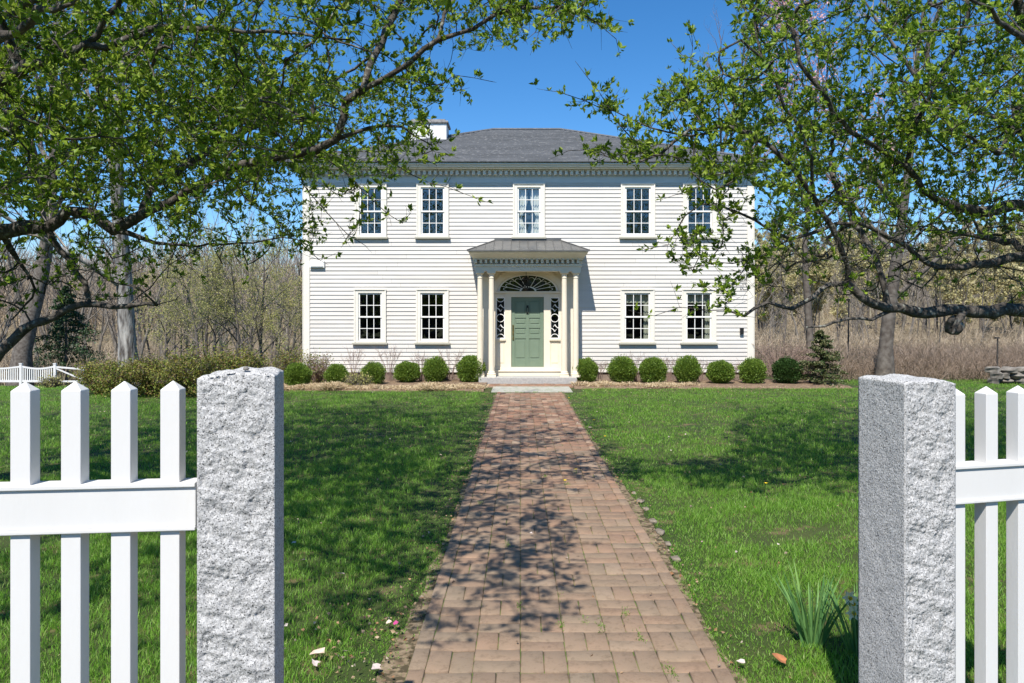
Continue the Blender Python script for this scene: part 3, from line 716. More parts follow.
# hanging lantern
lan = empty('porch_lantern', (wx(526), 20.86, ctop)); tag(lan, 'black iron lantern hanging under the porch arch', 'lantern')
mb = MB(); mb.tube([(0, 0, .07), (0, 0, -.12)], [.008, .008], 6); mb.tube([(-.07, 0, -.17), (0, 0, -.1), (.07, 0, -.17)], [.008] * 3, 6); mb.build('chain', M['black'], lan)
mb = MB(); mb.lathe([(.01, -.12), (.05, -.15), (.13, -.20), (.125, -.215)], 0, 0, 6); mb.lathe([(.10, -.46), (.105, -.44)], 0, 0, 6); mb.lathe([(.01, -.52), (.03, -.49), (.06, -.465)], 0, 0, 6)
for k in range(6): a = k * PI / 3; mb.tube([(.12 * math.cos(a), .12 * math.sin(a), -.21), (.10 * math.cos(a), .10 * math.sin(a), -.455)], [.009, .009], 4)
for k in range(3): a = k * 2 * PI / 3; mb.tube([(.03 * math.cos(a), .03 * math.sin(a), -.45), (.03 * math.cos(a), .03 * math.sin(a), -.33)], [.012, .012], 6)
mb.build('frame', M['black'], lan)

# ------------------------------------------------------------------ granite gate posts
def rough_post(name, origin, ang, wd, dp, ht, label, seed, dome):
    r = np.random.default_rng(seed)
    o_ = empty('tmp'); bpy.data.objects.remove(o_)
    nx_, nz_, nd_ = 46, 300, 34
    ph = r.uniform(0, 6, 40); fq = r.uniform(-1, 1, (40, 3))
    def nz3(p, base, oct=5):
        out = 0; amp = 1
        for k in range(oct):
            s_ = 0
            for j in range(7):
                q = fq[(k * 7 + j) % 40]; q = q / np.linalg.norm(q); s_ = s_ + np.sin((p @ q) * base * 2 ** k * (1 + .3 * (j % 3)) + ph[(k * 5 + j) % 40])
            s_ = s_ / 3.2; out = out + amp * (.6 - 1.3 * np.abs(s_)) if k > 1 else out + amp * s_ * .6; amp *= .68
        return out
    # grid of the prism's surface: front, right, back, left as one band + top cap
    per = []
    for i in range(nx_): per.append((i / nx_ * wd, 0, 0))
    for i in range(nd_): per.append((wd, i / nd_ * dp, 1))
    for i in range(nx_): per.append((wd - i / nx_ * wd, dp, 2))
    for i in range(nd_): per.append((0, dp - i / nd_ * dp, 3))
    per = np.array(per); n = len(per); zsv = np.linspace(0, ht, nz_)
    V = np.zeros((nz_, n, 3)); V[:, :, 0] = per[None, :, 0]; V[:, :, 1] = per[None, :, 1]; V[:, :, 2] = zsv[:, None]
    nrm = np.array([[0, -1, 0], [1, 0, 0], [0, 1, 0], [-1, 0, 0]])[per[:, 2].astype(int)]
    # distance to vertical edges: roughness fades at the arris
    u = np.where(per[:, 2] % 2 == 0, np.minimum(per[:, 0], wd - per[:, 0]), np.minimum(per[:, 1], dp - per[:, 1]))
    fade = np.clip(u / .016, 0, 1)
    ampl = np.where(per[:, 2] == 0, .0065, np.where(per[:, 2] == 2, .006, .0012))
    dsp = nz3(V.reshape(-1, 3), 42).reshape(nz_, n)
    V += (nrm[None] * (dsp * (ampl * fade)[None])[:, :, None])
    V[:, :, 0] += .0015 * np.sin(zsv * 9 + 1)[:, None] * 0
    # top outline sags at the edges
    base = V.reshape(-1, 3)
    tz = (V[:, :, 2] / ht) ** 40
    V[:, :, 2] += tz * (dome(V[:, :, 0] / wd, V[:, :, 1] / dp))
    faces = []
    a = (np.arange(nz_ - 1)[:, None] * n + np.arange(n)[None]).ravel(); b = (np.arange(nz_ - 1)[:, None] * n + (np.arange(n)[None] + 1) % n).ravel()
    Fs = [np.stack([a, b, b + n, a + n], 1)]
    Vt = V.reshape(-1, 3)
    # top cap grid
    gx_, gy_ = np.meshgrid(np.linspace(0, wd, nx_ + 1), np.linspace(0, dp, nd_ + 1)); top = np.stack([gx_.ravel(), gy_.ravel(), np.full(gx_.size, ht)], 1)
    edge = np.minimum(np.minimum(gx_, wd - gx_), np.minimum(gy_, dp - gy_)).ravel()
    top[:, 2] += dome(top[:, 0] / wd, top[:, 1] / dp) + nz3(top + 3, 55) * .002 * np.clip(edge / .012, 0, 1) + .004 * np.clip(edge / .01, 0, 1)
    tn = nx_ + 1; i_ = (np.arange(nd_)[:, None] * tn + np.arange(nx_)[None]).ravel() + len(Vt)
    Fs.append(np.stack([i_, i_ + 1, i_ + tn + 1, i_ + tn], 1))
    # pull border of the band's last ring up to cap border (same formula), so they meet
    Vall = np.concatenate([Vt, top]); Fall = np.concatenate(Fs)
    o = mesh_arr(name, Vall, Fall, M['granite'], loc=origin); o.rotation_euler = (0, 0, ang)
    md = o.modifiers.new('weld', 'WELD'); md.merge_threshold = .0035
    tag(o, label, 'gate post', 'granite gate posts')
    return o
aL = math.radians(7.5)
def domeL(u, v): return .022 * np.clip(1 - ((u - .62) / .62) ** 2, -1, 1) * (.6 + .4 * v) - .012 * (v < .02) * np.sin(u * 9) * .3 + .004 * np.sin(u * 17) * np.sin(v * 9)
def domeR(u, v): return .004 * np.sin(u * 11) + .006 * v + .006 * np.sin(u * 3)
pL = P(197, 378, 2.245)
rough_post('gate_post', (pL[0], pL[1], 0), aL, .228, .15, 1.548, 'split granite gate post with a rough face and rounded top, left of the brick walk', 5, domeL)
pR = P(905, 382, 2.72); aR = math.radians(14)
rough_post('gate_post', (pR[0], pR[1], 0), aR, .225, .25, 1.492, 'square granite gate post with a smooth side and flat top, right of the brick walk', 5, domeR)

# ------------------------------------------------------------------ picket fences
def picket_fence(origin, ang, direction, n, first, spacing, pk, rail_z, top_z, label, length):
    """local x runs along the fence from the post; direction is +1 / -1"""
    root = empty('picket_fence', origin, ang); tag(root, label, 'fence', 'white picket fences beside the gate posts')
    d = direction
    def bxx(mb, a, b, *r): mb.box(min(a, b), max(a, b), *r)
    for (r0, r1) in (rail_z, (rail_z[0] - 1.0, rail_z[1] - 1.0)):
        mb = MB(); bxx(mb, -.06 * (d > 0), d * length, -.032, .032, r0 + .012, r1 - .014)
        bxx(mb, -.06 * (d > 0), d * length, -.040, .040, r1 - .014, r1); bxx(mb, -.06 * (d > 0), d * length, -.040, .040, r0, r0 + .012)
        mb.build('rail', M['white_fence'], root, bevel=.0025)
    hw = pk / 2; first_o = None
    for i in range(n):
        cx = d * (first + spacing * i)
        if first_o is None:
            mb = MB(); z0, z1 = .06, top_z - .028
            mb.add([(-hw, -hw, z0), (hw, -hw, z0), (hw, hw, z0), (-hw, hw, z0), (-hw, -hw, z1), (hw, -hw, z1), (hw, hw, z1), (-hw, hw, z1), (0, 0, top_z)],
                   [(3, 2, 1, 0), (0, 1, 5, 4), (1, 2, 6, 5), (2, 3, 7, 6), (3, 0, 4, 7), (4, 5, 8), (5, 6, 8), (6, 7, 8), (7, 4, 8)])
            first_o = mb.build('picket', M['white_fence'], root, bevel=.002); q = first_o
        else: q = first_o.copy(); COL.objects.link(q); q.parent = root
        q.location = (cx, 0, 0)
    return root
# left fence: from the post towards the left
aFL = math.radians(6.0); oL = P(199, 500, 2.36)
picket_fence((oL[0], oL[1], 0), aFL, -1, 8, .079, .147, .058, (1.066, 1.216), 1.535, 'white vinyl picket fence running left from the rough granite post', 1.25)
oR = P(956, 480, 2.86)
picket_fence((oR[0], oR[1], 0), aR, 1, 8, -.012, .154, .056, (1.025, 1.172), 1.470, 'white vinyl picket fence running right from the square granite post', 1.25)

# ------------------------------------------------------------------ trees grown from limbs towards targets
def resample(pts, step):
    pts = np.asarray(pts, float); out = [pts[0]]
    # Catmull-Rom through the control points
    Q = np.vstack([2 * pts[0] - pts[1], pts, 2 * pts[-1] - pts[-2]])
    for i in range(1, len(Q) - 2):
        d = np.linalg.norm(Q[i + 1][:3] - Q[i][:3]); k = max(1, int(d / step))
        for j in range(1, k + 1):
            t = j / k
            out.append(.5 * ((2 * Q[i]) + (-Q[i - 1] + Q[i + 1]) * t + (2 * Q[i - 1] - 5 * Q[i] + 4 * Q[i + 1] - Q[i + 2]) * t * t + (-Q[i - 1] + 3 * Q[i] - 3 * Q[i + 1] + Q[i + 2]) * t ** 3))
    return np.array(out)

class Grower:
    def __init__(s, seed, cap=160000):
        s.p = np.zeros((cap, 3)); s.par = np.full(cap, -1, int); s.rmin = np.zeros(cap); s.dir = np.zeros((cap, 3)); s.n = 0; s.r = np.random.default_rng(seed); s.lv = np.zeros(cap, int)
    def node(s, p, par, rmin=0, lv=0):
        i = s.n; s.p[i] = p; s.par[i] = par; s.rmin[i] = rmin; s.lv[i] = lv
        s.dir[i] = (p - s.p[par]) / (np.linalg.norm(p - s.p[par]) + 1e-9) if par >= 0 else (0, 0, 1); s.n += 1; return i
    def nearest(s, p, n=None):
        d = s.p[:(n or s.n)] - p; return int(np.argmin((d * d).sum(1)))
    def limb(s, pts4, step=.12, attach=True, wob=.012):
        """pts4: (x,y,z,r)"""
        q = resample(pts4, step)
        par = -1
        if s.n and attach: par = s.nearest(q[0][:3])
        for k, v in enumerate(q):
            if k == 0 and par >= 0 and np.linalg.norm(s.p[par] - v[:3]) < .05: continue
            par = s.node(v[:3] + s.r.normal(0, wob, 3) * (k > 0), par, max(v[3], .003), 0)
    def grow(s, targets, step=.11, lv=1, maxd=3.2):
        n0 = s.n
        d0 = []
        for t in targets: i = s.nearest(t, n0); d0.append(np.linalg.norm(s.p[i] - t))
        for k in np.argsort(np.array(d0) * s.r.uniform(.7, 1.3, len(d0))):
            t = targets[k]; i = s.nearest(t); d = np.linalg.norm(t - s.p[i])
            if d < .08 or d > maxd: continue
            m = max(2, int(d / step)); p0 = s.p[i]; 
            side = s.r.normal(0, 1, 3); p1 = p0 + (s.dir[i] * .5 + (t - p0) / d * .5 + side * .15) * d * .35
            p2 = t - (t - p0) * .3 + np.array([0, 0, .10 * d]) + s.r.normal(0, .08, 3) * d; par = i
            for j in range(1, m + 1):
                u = j / m; p = (1 - u) ** 3 * p0 + 3 * (1 - u) ** 2 * u * p1 + 3 * (1 - u) * u * u * p2 + u ** 3 * t
                if j < m: p = p + s.r.normal(0, .012, 3)
                par = s.node(p, par, 0, lv)
            if s.n > len(s.p) - 200: break
    def radii(s, tip=.0019, ex=2.55):
        acc = np.zeros(s.n); r = np.zeros(s.n); nc = np.zeros(s.n, int)
        for i in range(s.n - 1, -1, -1):
            r[i] = max(tip, acc[i] ** (1 / ex) if acc[i] else tip, s.rmin[i])
            if s.par[i] >= 0: acc[s.par[i]] += (max(tip, acc[i] ** (1 / ex) if acc[i] else tip)) ** ex
        s.rad = r; return r
    def meshes(s, thick=.03, cap_r=.05):
        kids = [[] for _ in range(s.n)]
        for i in range(s.n):
            if s.par[i] >= 0: kids[s.par[i]].append(i)
        outs = {True: ([], [], 0), False: ([], [], 0)}; VV = {True: [], False: []}; FF = {True: [], False: []}; cnt = {True: 0, False: 0}
        stack = [(i, -1) for i in range(s.n) if s.par[i] < 0]
        while stack:
            i, par = stack.pop(); chain = [i] if par < 0 else [par, i]; j = i
            while kids[j]:
                ks = sorted(kids[j], key=lambda q: -s.rad[q] - .001 * float(np.dot(s.dir[q], s.dir[j]))); 
                for q in ks[1:]: stack.append((q, j))
                j = ks[0]; chain.append(j)
            pts = s.p[chain]; rr = s.rad[chain].copy()
            if par >= 0: rr[0] = min(rr[0], rr[1] * 1.1)
            if len(pts) < 2: continue
            rm = rr.max(); big = rm > thick; nn = 10 if rm > .05 else (6 if rm > .012 else 3)
            rr = rr * (1 + (s.r.normal(0, .07, len(rr)) if big else 0)); rr[-1] *= .5
            v, f = tube_arr(pts, rr, nn); VV[big].append(v)
            FF[big].append(f + cnt[big]); cnt[big] += len(v)
        return (np.concatenate(VV[True]), np.concatenate(FF[True])), (np.concatenate(VV[False]), np.concatenate(FF[False]))

def add_twigs(g, prob=1.15, L=(.07, .24)):
    g.radii(); n0 = g.n
    ok = np.where(g.rad[:n0] < .014)[0]
    for i in ok:
        for _ in range(g.r.poisson(prob)):
            if g.n > len(g.p) - 10: return
            a = g.r.normal(0, 1, 3); a[2] += .35; a = a / np.linalg.norm(a) + g.dir[i] * .5; a /= np.linalg.norm(a); l = g.r.uniform(*L); k = max(1, int(l / .08)); par = i
            for j in range(k): par = g.node(g.p[par] + a * l / k + g.r.normal(0, .008, 3), par, 0, 2)

def leaves(pos, axis, size, r, wid=.45, fold=.25, up=.35):
    """folded diamond leaves: 4 verts, 2 triangles -> quads not planar, use tris"""
    n = len(pos); a = axis + np.array([0, 0, up]); a /= np.linalg.norm(a, axis=1)[:, None] + 1e-9
    q = r.normal(0, 1, (n, 3)); sd = np.cross(a, q); sd /= np.linalg.norm(sd, axis=1)[:, None] + 1e-9
    nr = np.cross(a, sd); L_ = size[:, None]
    b = pos; m1 = pos + a * L_ * .5 + sd * L_ * wid * .5 + nr * L_ * fold * .4; m2 = pos + a * L_ * .5 - sd * L_ * wid * .5 + nr * L_ * fold * .4; t = pos + a * L_ - nr * L_ * fold * .3
    V = np.stack([b, m1, t, m2], 1).reshape(-1, 3); i = np.arange(n) * 4
    return V, np.concatenate([np.stack([i, i + 1, i + 2], 1), np.stack([i, i + 2, i + 3], 1)])

def in_poly(x, y, poly):
    ins = np.zeros(len(x), bool); n = len(poly)
    for i in range(n):
        x1, y1 = poly[i]; x2, y2 = poly[(i + 1) % n]
        c = ((y1 > y) != (y2 > y)) & (x < (x2 - x1) * (y - y1) / (y2 - y1 + 1e-9) + x1); ins ^= c
    return ins
def region_targets(poly, n, zr, r, zc=None):
    n = int(n * 2.7)
    xs = [p[0] for p in poly]; ys = [p[1] for p in poly]; out = []
    while len(out) < n:
        x = r.uniform(min(xs), max(xs), 400); y = r.uniform(min(ys), max(ys), 400); k = in_poly(x, y, poly)
        z = r.uniform(zr[0], zr[1], 400) if zc is None else r.triangular(zr[0], zc, zr[1], 400)
        for a, b, c in zip(x[k], y[k], z[k]): out.append(P(a, b, c))
    return out[:n]

def spray_leaves(g, r, maxr=.011, per=4, keepf=None, sz=(.026, .046), skip=.0, spacing=.06):
    idx = np.arange(g.n); ok = (g.rad[:g.n] < maxr) & (g.par[:g.n] >= 0) & (g.lv[:g.n] >= 0)
    idx = idx[ok]; P0 = g.p[idx]; P1 = g.p[g.par[idx]]; L_ = np.linalg.norm(P1 - P0, axis=1); reps = np.maximum(1, np.round(L_ / spacing)).astype(int)
    i2 = np.repeat(np.arange(len(idx)), reps); t = r.uniform(0, 1, len(i2))[:, None]; c = P0[i2] * (1 - t) + P1[i2] * t
    keep = r.uniform(0, 1, len(c)) > skip
    if keepf is not None: keep &= r.uniform(0, 1, len(c)) < keepf(c)
    c = c[keep]; i2 = i2[keep]
    ax0 = g.dir[idx][i2]
    q = r.normal(0, 1, c.shape); q[:, 2] += .4; q /= np.linalg.norm(q, axis=1)[:, None]
    spur = c + q * r.uniform(.005, .035, len(c))[:, None]
    k = r.integers(max(2, per - 2), per + 3, len(c)); j = np.repeat(np.arange(len(c)), k)
    pos = spur[j] + r.normal(0, .006, (len(j), 3)); ax = q[j] * .8 + r.normal(0, .62, (len(j), 3)) + ax0[j] * .5
    ax /= np.linalg.norm(ax, axis=1)[:, None]
    return leaves(pos, ax, r.uniform(sz[0], sz[1], len(j)) * r.choice([.45, .75, 1, 1, 1.2], len(j)), r)

def px_limb(lst):   # (px, py, depth, radius)
    return np.array([[*P(a, b, c), d * .66] for a, b, c, d in lst])

def finish_tree(g, name, label, cat, base, bark, leafm, leafargs, group=None, twigmat=None, fname='foliage'):
    g.radii()
    (v1, f1), (v2, f2) = g.meshes(); o = np.array([base[0], base[1], 0])
    root = empty(name, tuple(o)); tag(root, label, cat, group)
    mesh_arr('trunk', v1 - o, f1, bark, root, smooth=True); mesh_arr('branches', v2 - o, f2, twigmat or bark, root, smooth=True)
    v, f = spray_leaves(g, g.r, **leafargs); mesh_arr(fname, v - o, f, leafm, root)
    return root

# --- left crab apple
g = Grower(3)
tb = P(-95, 400, 7.2); bx, by = tb[0], tb[1]
g.limb(np.array([[bx, by, -.1, .26], [bx + .03, by, .5, .21], [bx - .03, by + .05, 1.2, .19], [bx + .02, by, 1.7, .18]]), attach=False)
LB = [
 [(-90, 300, 7.2, .17), (-55, 250, 7.2, .13), (0, 232, 7.1, .11), (47, 227, 7.0, .095), (69, 211, 7.0, .07), (92, 214, 6.9, .06), (113, 229, 6.8, .075), (140, 216, 6.8, .06), (169, 200, 6.7, .055), (211, 179, 6.5, .048), (264, 158, 6.3, .04), (316, 150, 6.2, .034), (338, 140, 6.1, .03), (369, 127, 6.1, .022), (401, 129, 6.0, .015), (430, 145, 6.0, .008), (455, 136, 6, .004)],
 [(336, 141, 6.1, .025), (343, 120, 6.0, .022), (343, 100, 6.0, .02), (364, 90, 5.9, .019), (401, 69, 5.8, .016), (438, 42, 5.7, .013), (475, 26, 5.6, .011), (512, 10, 5.6, .009), (560, 8, 5.6, .006), (600, 22, 5.6, .004), (618, 38, 5.6, .003)],
 [(-95, 345, 7.2, .15), (-50, 372, 7.0, .10), (-20, 368, 6.9, .085), (2, 352, 6.9, .075), (22, 331, 6.9, .066), (53, 316, 6.8, .055), (84, 306, 6.8, .048), (127, 305, 6.7, .035), (158, 304, 6.7, .022), (176, 298, 6.7, .008)],
 [(47, 227, 7.0, .05), (60, 250, 7.0, .045), (79, 274, 6.95, .04), (92, 304, 6.8, .035)],
 [(-90, 270, 7.2, .13), (-60, 170, 6.6, .11), (-20, 100, 6.0, .09), (30, 65, 5.6, .07), (87, 47, 5.4, .05), (133, 37, 5.3, .038), (167, 26, 5.3, .03), (200, 27, 5.2, .025), (267, 30, 5.2, .02), (317, 35, 5.1, .014), (350, 42, 5.1, .008), (385, 60, 5.1, .004)],
 [(87, 47, 5.4, .035), (105, 20, 5.3, .033), (125, -8, 5.2, .03), (170, -60, 5.1, .022), (260, -110, 5.2, .012)],
 [(113, 229, 6.8, .05), (140, 238, 6.8, .035), (174, 245, 6.8, .022), (237, 243, 6.7, .013), (295, 240, 6.6, .008), (318, 262, 6.6, .004)],
 [(140, 216, 6.8, .035), (153, 187, 7.1, .03), (185, 165, 7.5, .02), (230, 140, 8.0, .014), (290, 110, 8.4, .008)],
 [(-85, 250, 7.3, .12), (-70, 120, 8.2, .1), (0, 20, 9, .07), (90, -60, 9.4, .05), (200, -120, 9.6, .03)],
 [(-85, 240, 7.3, .12), (0, 190, 8.4, .08), (80, 150, 9.4, .055), (170, 130, 10.2, .035), (260, 120, 10.6, .015)],
 [(-85, 230, 7.2, .1), (-60, 120, 5.4, .08), (-25, 60, 4.3, .05), (30, 20, 3.7, .03), (70, 0, 3.5, .012)],
 [(-60, 100, 4.9, .06), (-10, -60, 4.0, .045), (90, -150, 3.4, .035), (210, -180, 3.1, .025), (330, -150, 3.0, .015), (400, -80, 3.1, .006)],
 [(0, 20, 5.6, .05), (110, -40, 4.9, .035), (230, -70, 4.6, .025), (340, -60, 4.5, .014), (420, -30, 4.5, .006)],
 [(-30, 72, 4.5, .03), (-10, 120, 4.1, .016), (15, 135, 3.9, .006)],
 [(316, 150, 6.2, .014), (345, 172, 6.1, .009), (375, 200, 6.0, .006), (398, 222, 6.0, .003)],
 [(369, 127, 6.1, .012), (395, 165, 6.0, .008), (430, 180, 6.0, .006), (462, 192, 6.0, .004), (488, 200, 6.0, .003)],
 [(290, 153, 6.3, .014), (310, 195, 6.3, .008), (335, 225, 6.3, .005), (366, 247, 6.3, .003)],
 [(401, 69, 5.8, .008), (425, 85, 5.8, .006), (455, 78, 5.8, .004), (492, 82, 5.8, .003)],
 [(364, 90, 5.9, .01), (380, 40, 6.1, .008), (400, 0, 6.2, .006), (430, -50, 6.2, .004)],
 [(438, 42, 5.7, .008), (452, 0, 5.9, .006), (480, -40, 6.0, .005), (530, -60, 6, .003)],
 [(0, 232, 7.1, .06), (20, 262, 7.3, .03), (35, 290, 7.4, .02), (10, 320, 7.6, .01)],
 [(127, 305, 6.7, .014), (150, 285, 6.8, .01), (170, 262, 6.8, .006), (200, 250, 6.8, .004)],
]
for l in LB: g.limb(px_limb(l))
g.limb(np.array([[-5.9, 7.1, 2.5, .08], [-4.6, 5.4, 3.2, .06], [-3.3, 4.0, 3.55, .045], [-2.3, 3.0, 3.75, .03], [-1.4, 2.4, 3.8, .016], [-.7, 2.1, 3.8, .006]]))
g.limb(np.array([[-3.3, 4.0, 3.55, .04], [-2.2, 4.3, 3.8, .03], [-1.2, 4.0, 4.0, .018], [-.3, 3.6, 4.0, .006]]))
r_ = g.r; T = []
q_ = np.stack([r_.uniform(-4.6, -.2, 950), r_.uniform(1.6, 5.5, 950), r_.uniform(2.95, 4.1, 950)], 1)
q_ = q_[(VY - (q_[:, 2] - H) * F / q_[:, 1] < 10) & (q_[:, 0] < -.1 - .15 * np.abs(q_[:, 1] - 3.2))]; T += list(q_)
q_ = np.stack([r_.uniform(-4.6, -1.0, 330), r_.uniform(9.0, 14.2, 330), r_.uniform(2.9, 4.3, 330)], 1); q_[:, 0] -= .176 * q_[:, 2]; q_[:, 1] -= .704 * q_[:, 2]; ax_ = q_[:, 0] / q_[:, 1] * F + VX; ay_ = VY - (q_[:, 2] - H) / q_[:, 1] * F; T += list(q_[(ax_ < 330) | (ay_ < 110)])
T += region_targets([(-260, -240), (330, -240), (560, -120), (600, 15), (500, 50), (430, 60), (400, 90), (335, 95), (300, 120), (-260, 120)], 700, (4.6, 10.5), r_, 6.2)
T += region_targets([(-200, 0), (120, 0), (330, 60), (340, 150), (300, 190), (180, 225), (-200, 225)], 620, (4.2, 10.5), r_, 6.6)
T += region_targets([(330, 100), (430, 60), (470, 85), (420, 110), (450, 130), (455, 155), (410, 170), (380, 180), (330, 150)], 26, (5.6, 6.6), r_)
T += region_targets([(-150, 225), (130, 235), (290, 215), (325, 245), (260, 265), (170, 280), (120, 300), (60, 300), (-150, 330)], 150, (6.2, 8.2), r_)
T += region_targets([(300, 180), (400, 185), (420, 210), (380, 225), (355, 240), (320, 215)], 5, (5.8, 6.5), r_)
T += region_targets([(-300, -500), (400, -500), (420, -200), (-300, -200)], 330, (5, 10), r_)
T += region_targets([(-150, -260), (350, -300), (440, -180), (470, -60), (380, -20), (0, -20)], 210, (2.7, 5.2), r_)
T += region_targets([(150, 70), (430, 90), (400, 180), (190, 175)], 130, (8.2, 11.5), r_)
T += region_targets([(-120, 20), (220, 20), (290, 90), (250, 180), (-120, 225)], 150, (4.5, 9), r_)
T += region_targets([(440, -60), (600, -60), (610, 30), (500, 40)], 45, (5.2, 6.2), r_)
g.grow(T); add_twigs(g)
finish_tree(g, 'crab_apple_tree', 'low spreading crab apple tree reaching in from the left over the lawn and walk', 'tree', (bx, by), M['bark'], M['leaf'], dict(keepf=lambda c: np.clip((c[:, 2] - 1.9) / 1.1, .25, 1), maxr=.0115, per=8, sz=(.033, .062), skip=.12, spacing=.108), 'crab apple trees on the front lawn')

# --- right crab apple
g = Grower(8)
tb = P(1120, 400, 7.8); bx, by = tb[0], tb[1]
g.limb(np.array([[bx, by, -.1, .28], [bx - .02, by, .6, .22], [bx + .03, by, 1.2, .2], [bx, by, 1.75, .19]]), attach=False)
RB = [
 [(1115, 318, 7.8, .16), (1070, 308, 7.6, .12), (1024, 310, 7.4, .105), (984, 312, 7.2, .095), (954, 309, 7.1, .085), (914, 312, 7.0, .075), (887, 307, 6.9, .066), (860, 296, 6.8, .06), (847, 283, 6.8, .05), (830, 283, 6.7, .036), (813, 298, 6.6, .032), (793, 308, 6.6, .03), (767, 303, 6.5, .025), (753, 307, 6.5, .022), (743, 313, 6.4, .02), (727, 308, 6.4, .012), (708, 311, 6.4, .007), (680, 310, 6.4, .005), (656, 314, 6.4, .003)],
 [(895, 309, 6.9, .03), (872, 318, 6.8, .024), (847, 320, 6.7, .021), (827, 326, 6.6, .02), (807, 328, 6.6, .016)],
 [(962, 312, 7.1, .06), (955, 322, 7.0, .05), (953, 333, 6.95, .03)],
 [(850, 286, 6.8, .045), (845, 262, 6.7, .035), (838, 240, 6.6, .03), (825, 215, 6.5, .025), (810, 190, 6.4, .02), (785, 160, 6.3, .016), (760, 140, 6.3, .011), (720, 128, 6.2, .008), (690, 130, 6.2, .006)],
 [(815, 197, 6.4, .018), (812, 160, 6.2, .018), (800, 127, 6.1, .017), (786, 107, 6.0, .016), (776, 80, 6.0, .014), (763, 57, 5.9, .012), (756, 33, 5.9, .01), (750, -10, 5.9, .008), (760, -60, 5.9, .005)],
 [(1100, 290, 7.8, .14), (1060, 262, 7.4, .1), (1024, 256, 7.2, .08), (985, 264, 7.1, .06), (940, 268, 7.0, .045), (905, 248, 6.9, .035), (870, 228, 6.8, .026), (835, 225, 6.7, .018), (790, 240, 6.6, .012), (750, 262, 6.5, .009), (715, 262, 6.4, .006), (685, 270, 6.4, .004)],
 [(1100, 260, 7.9, .13), (1060, 215, 7.6, .1), (1024, 205, 7.4, .09), (980, 212, 7.2, .08), (950, 206, 7.1, .06), (925, 190, 7.0, .045), (908, 168, 6.9, .035), (912, 135, 6.8, .03), (923, 110, 6.7, .026), (940, 77, 6.6, .022), (966, 17, 6.5, .018), (975, -50, 6.5, .012)],
 [(1095, 230, 8.0, .12), (1060, 120, 7.6, .1), (1030, 40, 7.2, .08), (1005, -40, 6.9, .06), (960, -120, 6.6, .04), (880, -170, 6.4, .02)],
 [(908, 168, 6.9, .025), (880, 150, 6.6, .02), (850, 130, 6.4, .017), (820, 90, 6.1, .013), (800, 60, 6.0, .01), (790, 20, 6.0, .007), (770, -20, 5.9, .004)],
 [(1024, 100, 7.4, .05), (1000, 150, 6.6, .035), (960, 130, 6.2, .02), (920, 90, 5.9, .012)],
 [(1060, 215, 7.6, .08), (1040, 150, 8.6, .06), (980, 110, 9.4, .04), (900, 90, 10, .02)],
 [(1060, 262, 7.5, .07), (1000, 240, 8.6, .05), (930, 230, 9.6, .03), (860, 220, 10.2, .015)],
 [(1060, 200, 7.5, .08), (1060, 120, 6.0, .06), (1040, 60, 5.0, .04), (1000, 20, 4.5, .02), (960, -10, 4.2, .01)],
 [(720, 128, 6.2, .007), (690, 135, 6.1, .006), (650, 128, 6.1, .005), (615, 112, 6.1, .004), (585, 100, 6.1, .003), (560, 92, 6.1, .0025)],
 [(690, 130, 6.2, .006), (660, 155, 6.2, .005), (625, 160, 6.2, .004), (588, 150, 6.2, .003), (570, 148, 6.2, .0025)],
 [(700, 130, 6.2, .006), (690, 100, 6.2, .005), (690, 70, 6.2, .004), (690, 28, 6.2, .003)],
 [(763, 57, 5.9, .008), (740, 40, 5.9, .006), (700, 60, 6, .004), (665, 40, 6.1, .003)],
 [(790, 240, 6.6, .01), (740, 215, 6.4, .007), (700, 205, 6.4, .005), (665, 245, 6.4, .004), (645, 252, 6.4, .003)],
 [(760, 140, 6.3, .009), (730, 170, 6.3, .007), (700, 185, 6.3, .005), (660, 200, 6.3, .003)],
 [(887, 307, 6.9, .03), (880, 275, 6.9, .024), (868, 240, 7.0, .018), (840, 200, 7.2, .012), (830, 160, 7.3, .006)],
 [(650, 155, 6.2, .004), (625, 130, 6.1, .003), (600, 92, 6.1, .0025), (575, 60, 6.1, .0025)],
]
for l in RB: g.limb(px_limb(l))
r_ = g.r; T = []
q_ = np.stack([r_.uniform(2.2, 7.0, 330), r_.uniform(8.4, 15, 330), r_.uniform(2.9, 4.4, 330)], 1); q_[:, 0] -= .176 * q_[:, 2]; q_[:, 1] -= .704 * q_[:, 2]; T += list(q_[q_[:, 0] > .36 * q_[:, 1] - .4])
T += region_targets([(735, 5), (800, -60), (1250, -240), (1250, 130), (740, 130)], 640, (4.6, 10.5), r_, 6.4)
T += region_targets([(720, 120), (1200, 120), (1200, 250), (900, 255), (850, 265), (780, 265), (752, 200)], 480, (5.2, 10.5), r_, 6.8)
T += region_targets([(740, 245), (900, 245), (1024, 262), (1150, 262), (1150, 300), (880, 300), (740, 300)], 150, (6.4, 9.0), r_)
T += region_targets([(590, 95), (640, 112), (700, 60), (760, 80), (740, 200), (700, 190), (670, 160), (600, 158), (580, 150), (640, 140)], 70, (5.8, 6.8), r_)
T += region_targets([(690, 190), (740, 200), (740, 300), (700, 290), (655, 252), (680, 235)], 16, (6.0, 6.9), r_)
T += region_targets([(740, -240), (1300, -500), (1300, -100), (760, -40)], 430, (5, 10), r_)
g.grow(T); add_twigs(g)
right_tree = finish_tree(g, 'crab_apple_tree', 'low spreading crab apple tree reaching in from the right with a knotted burr limb', 'tree', (bx, by), M['bark'], M['leaf'], dict(keepf=lambda c: np.where((c[:, 0] > 2.3), np.clip((c[:, 2] - 2.25) / 1.1, .10, 1), 1), maxr=.0105, per=8, sz=(.033, .062), skip=.12, spacing=.108), 'crab apple trees on the front lawn')
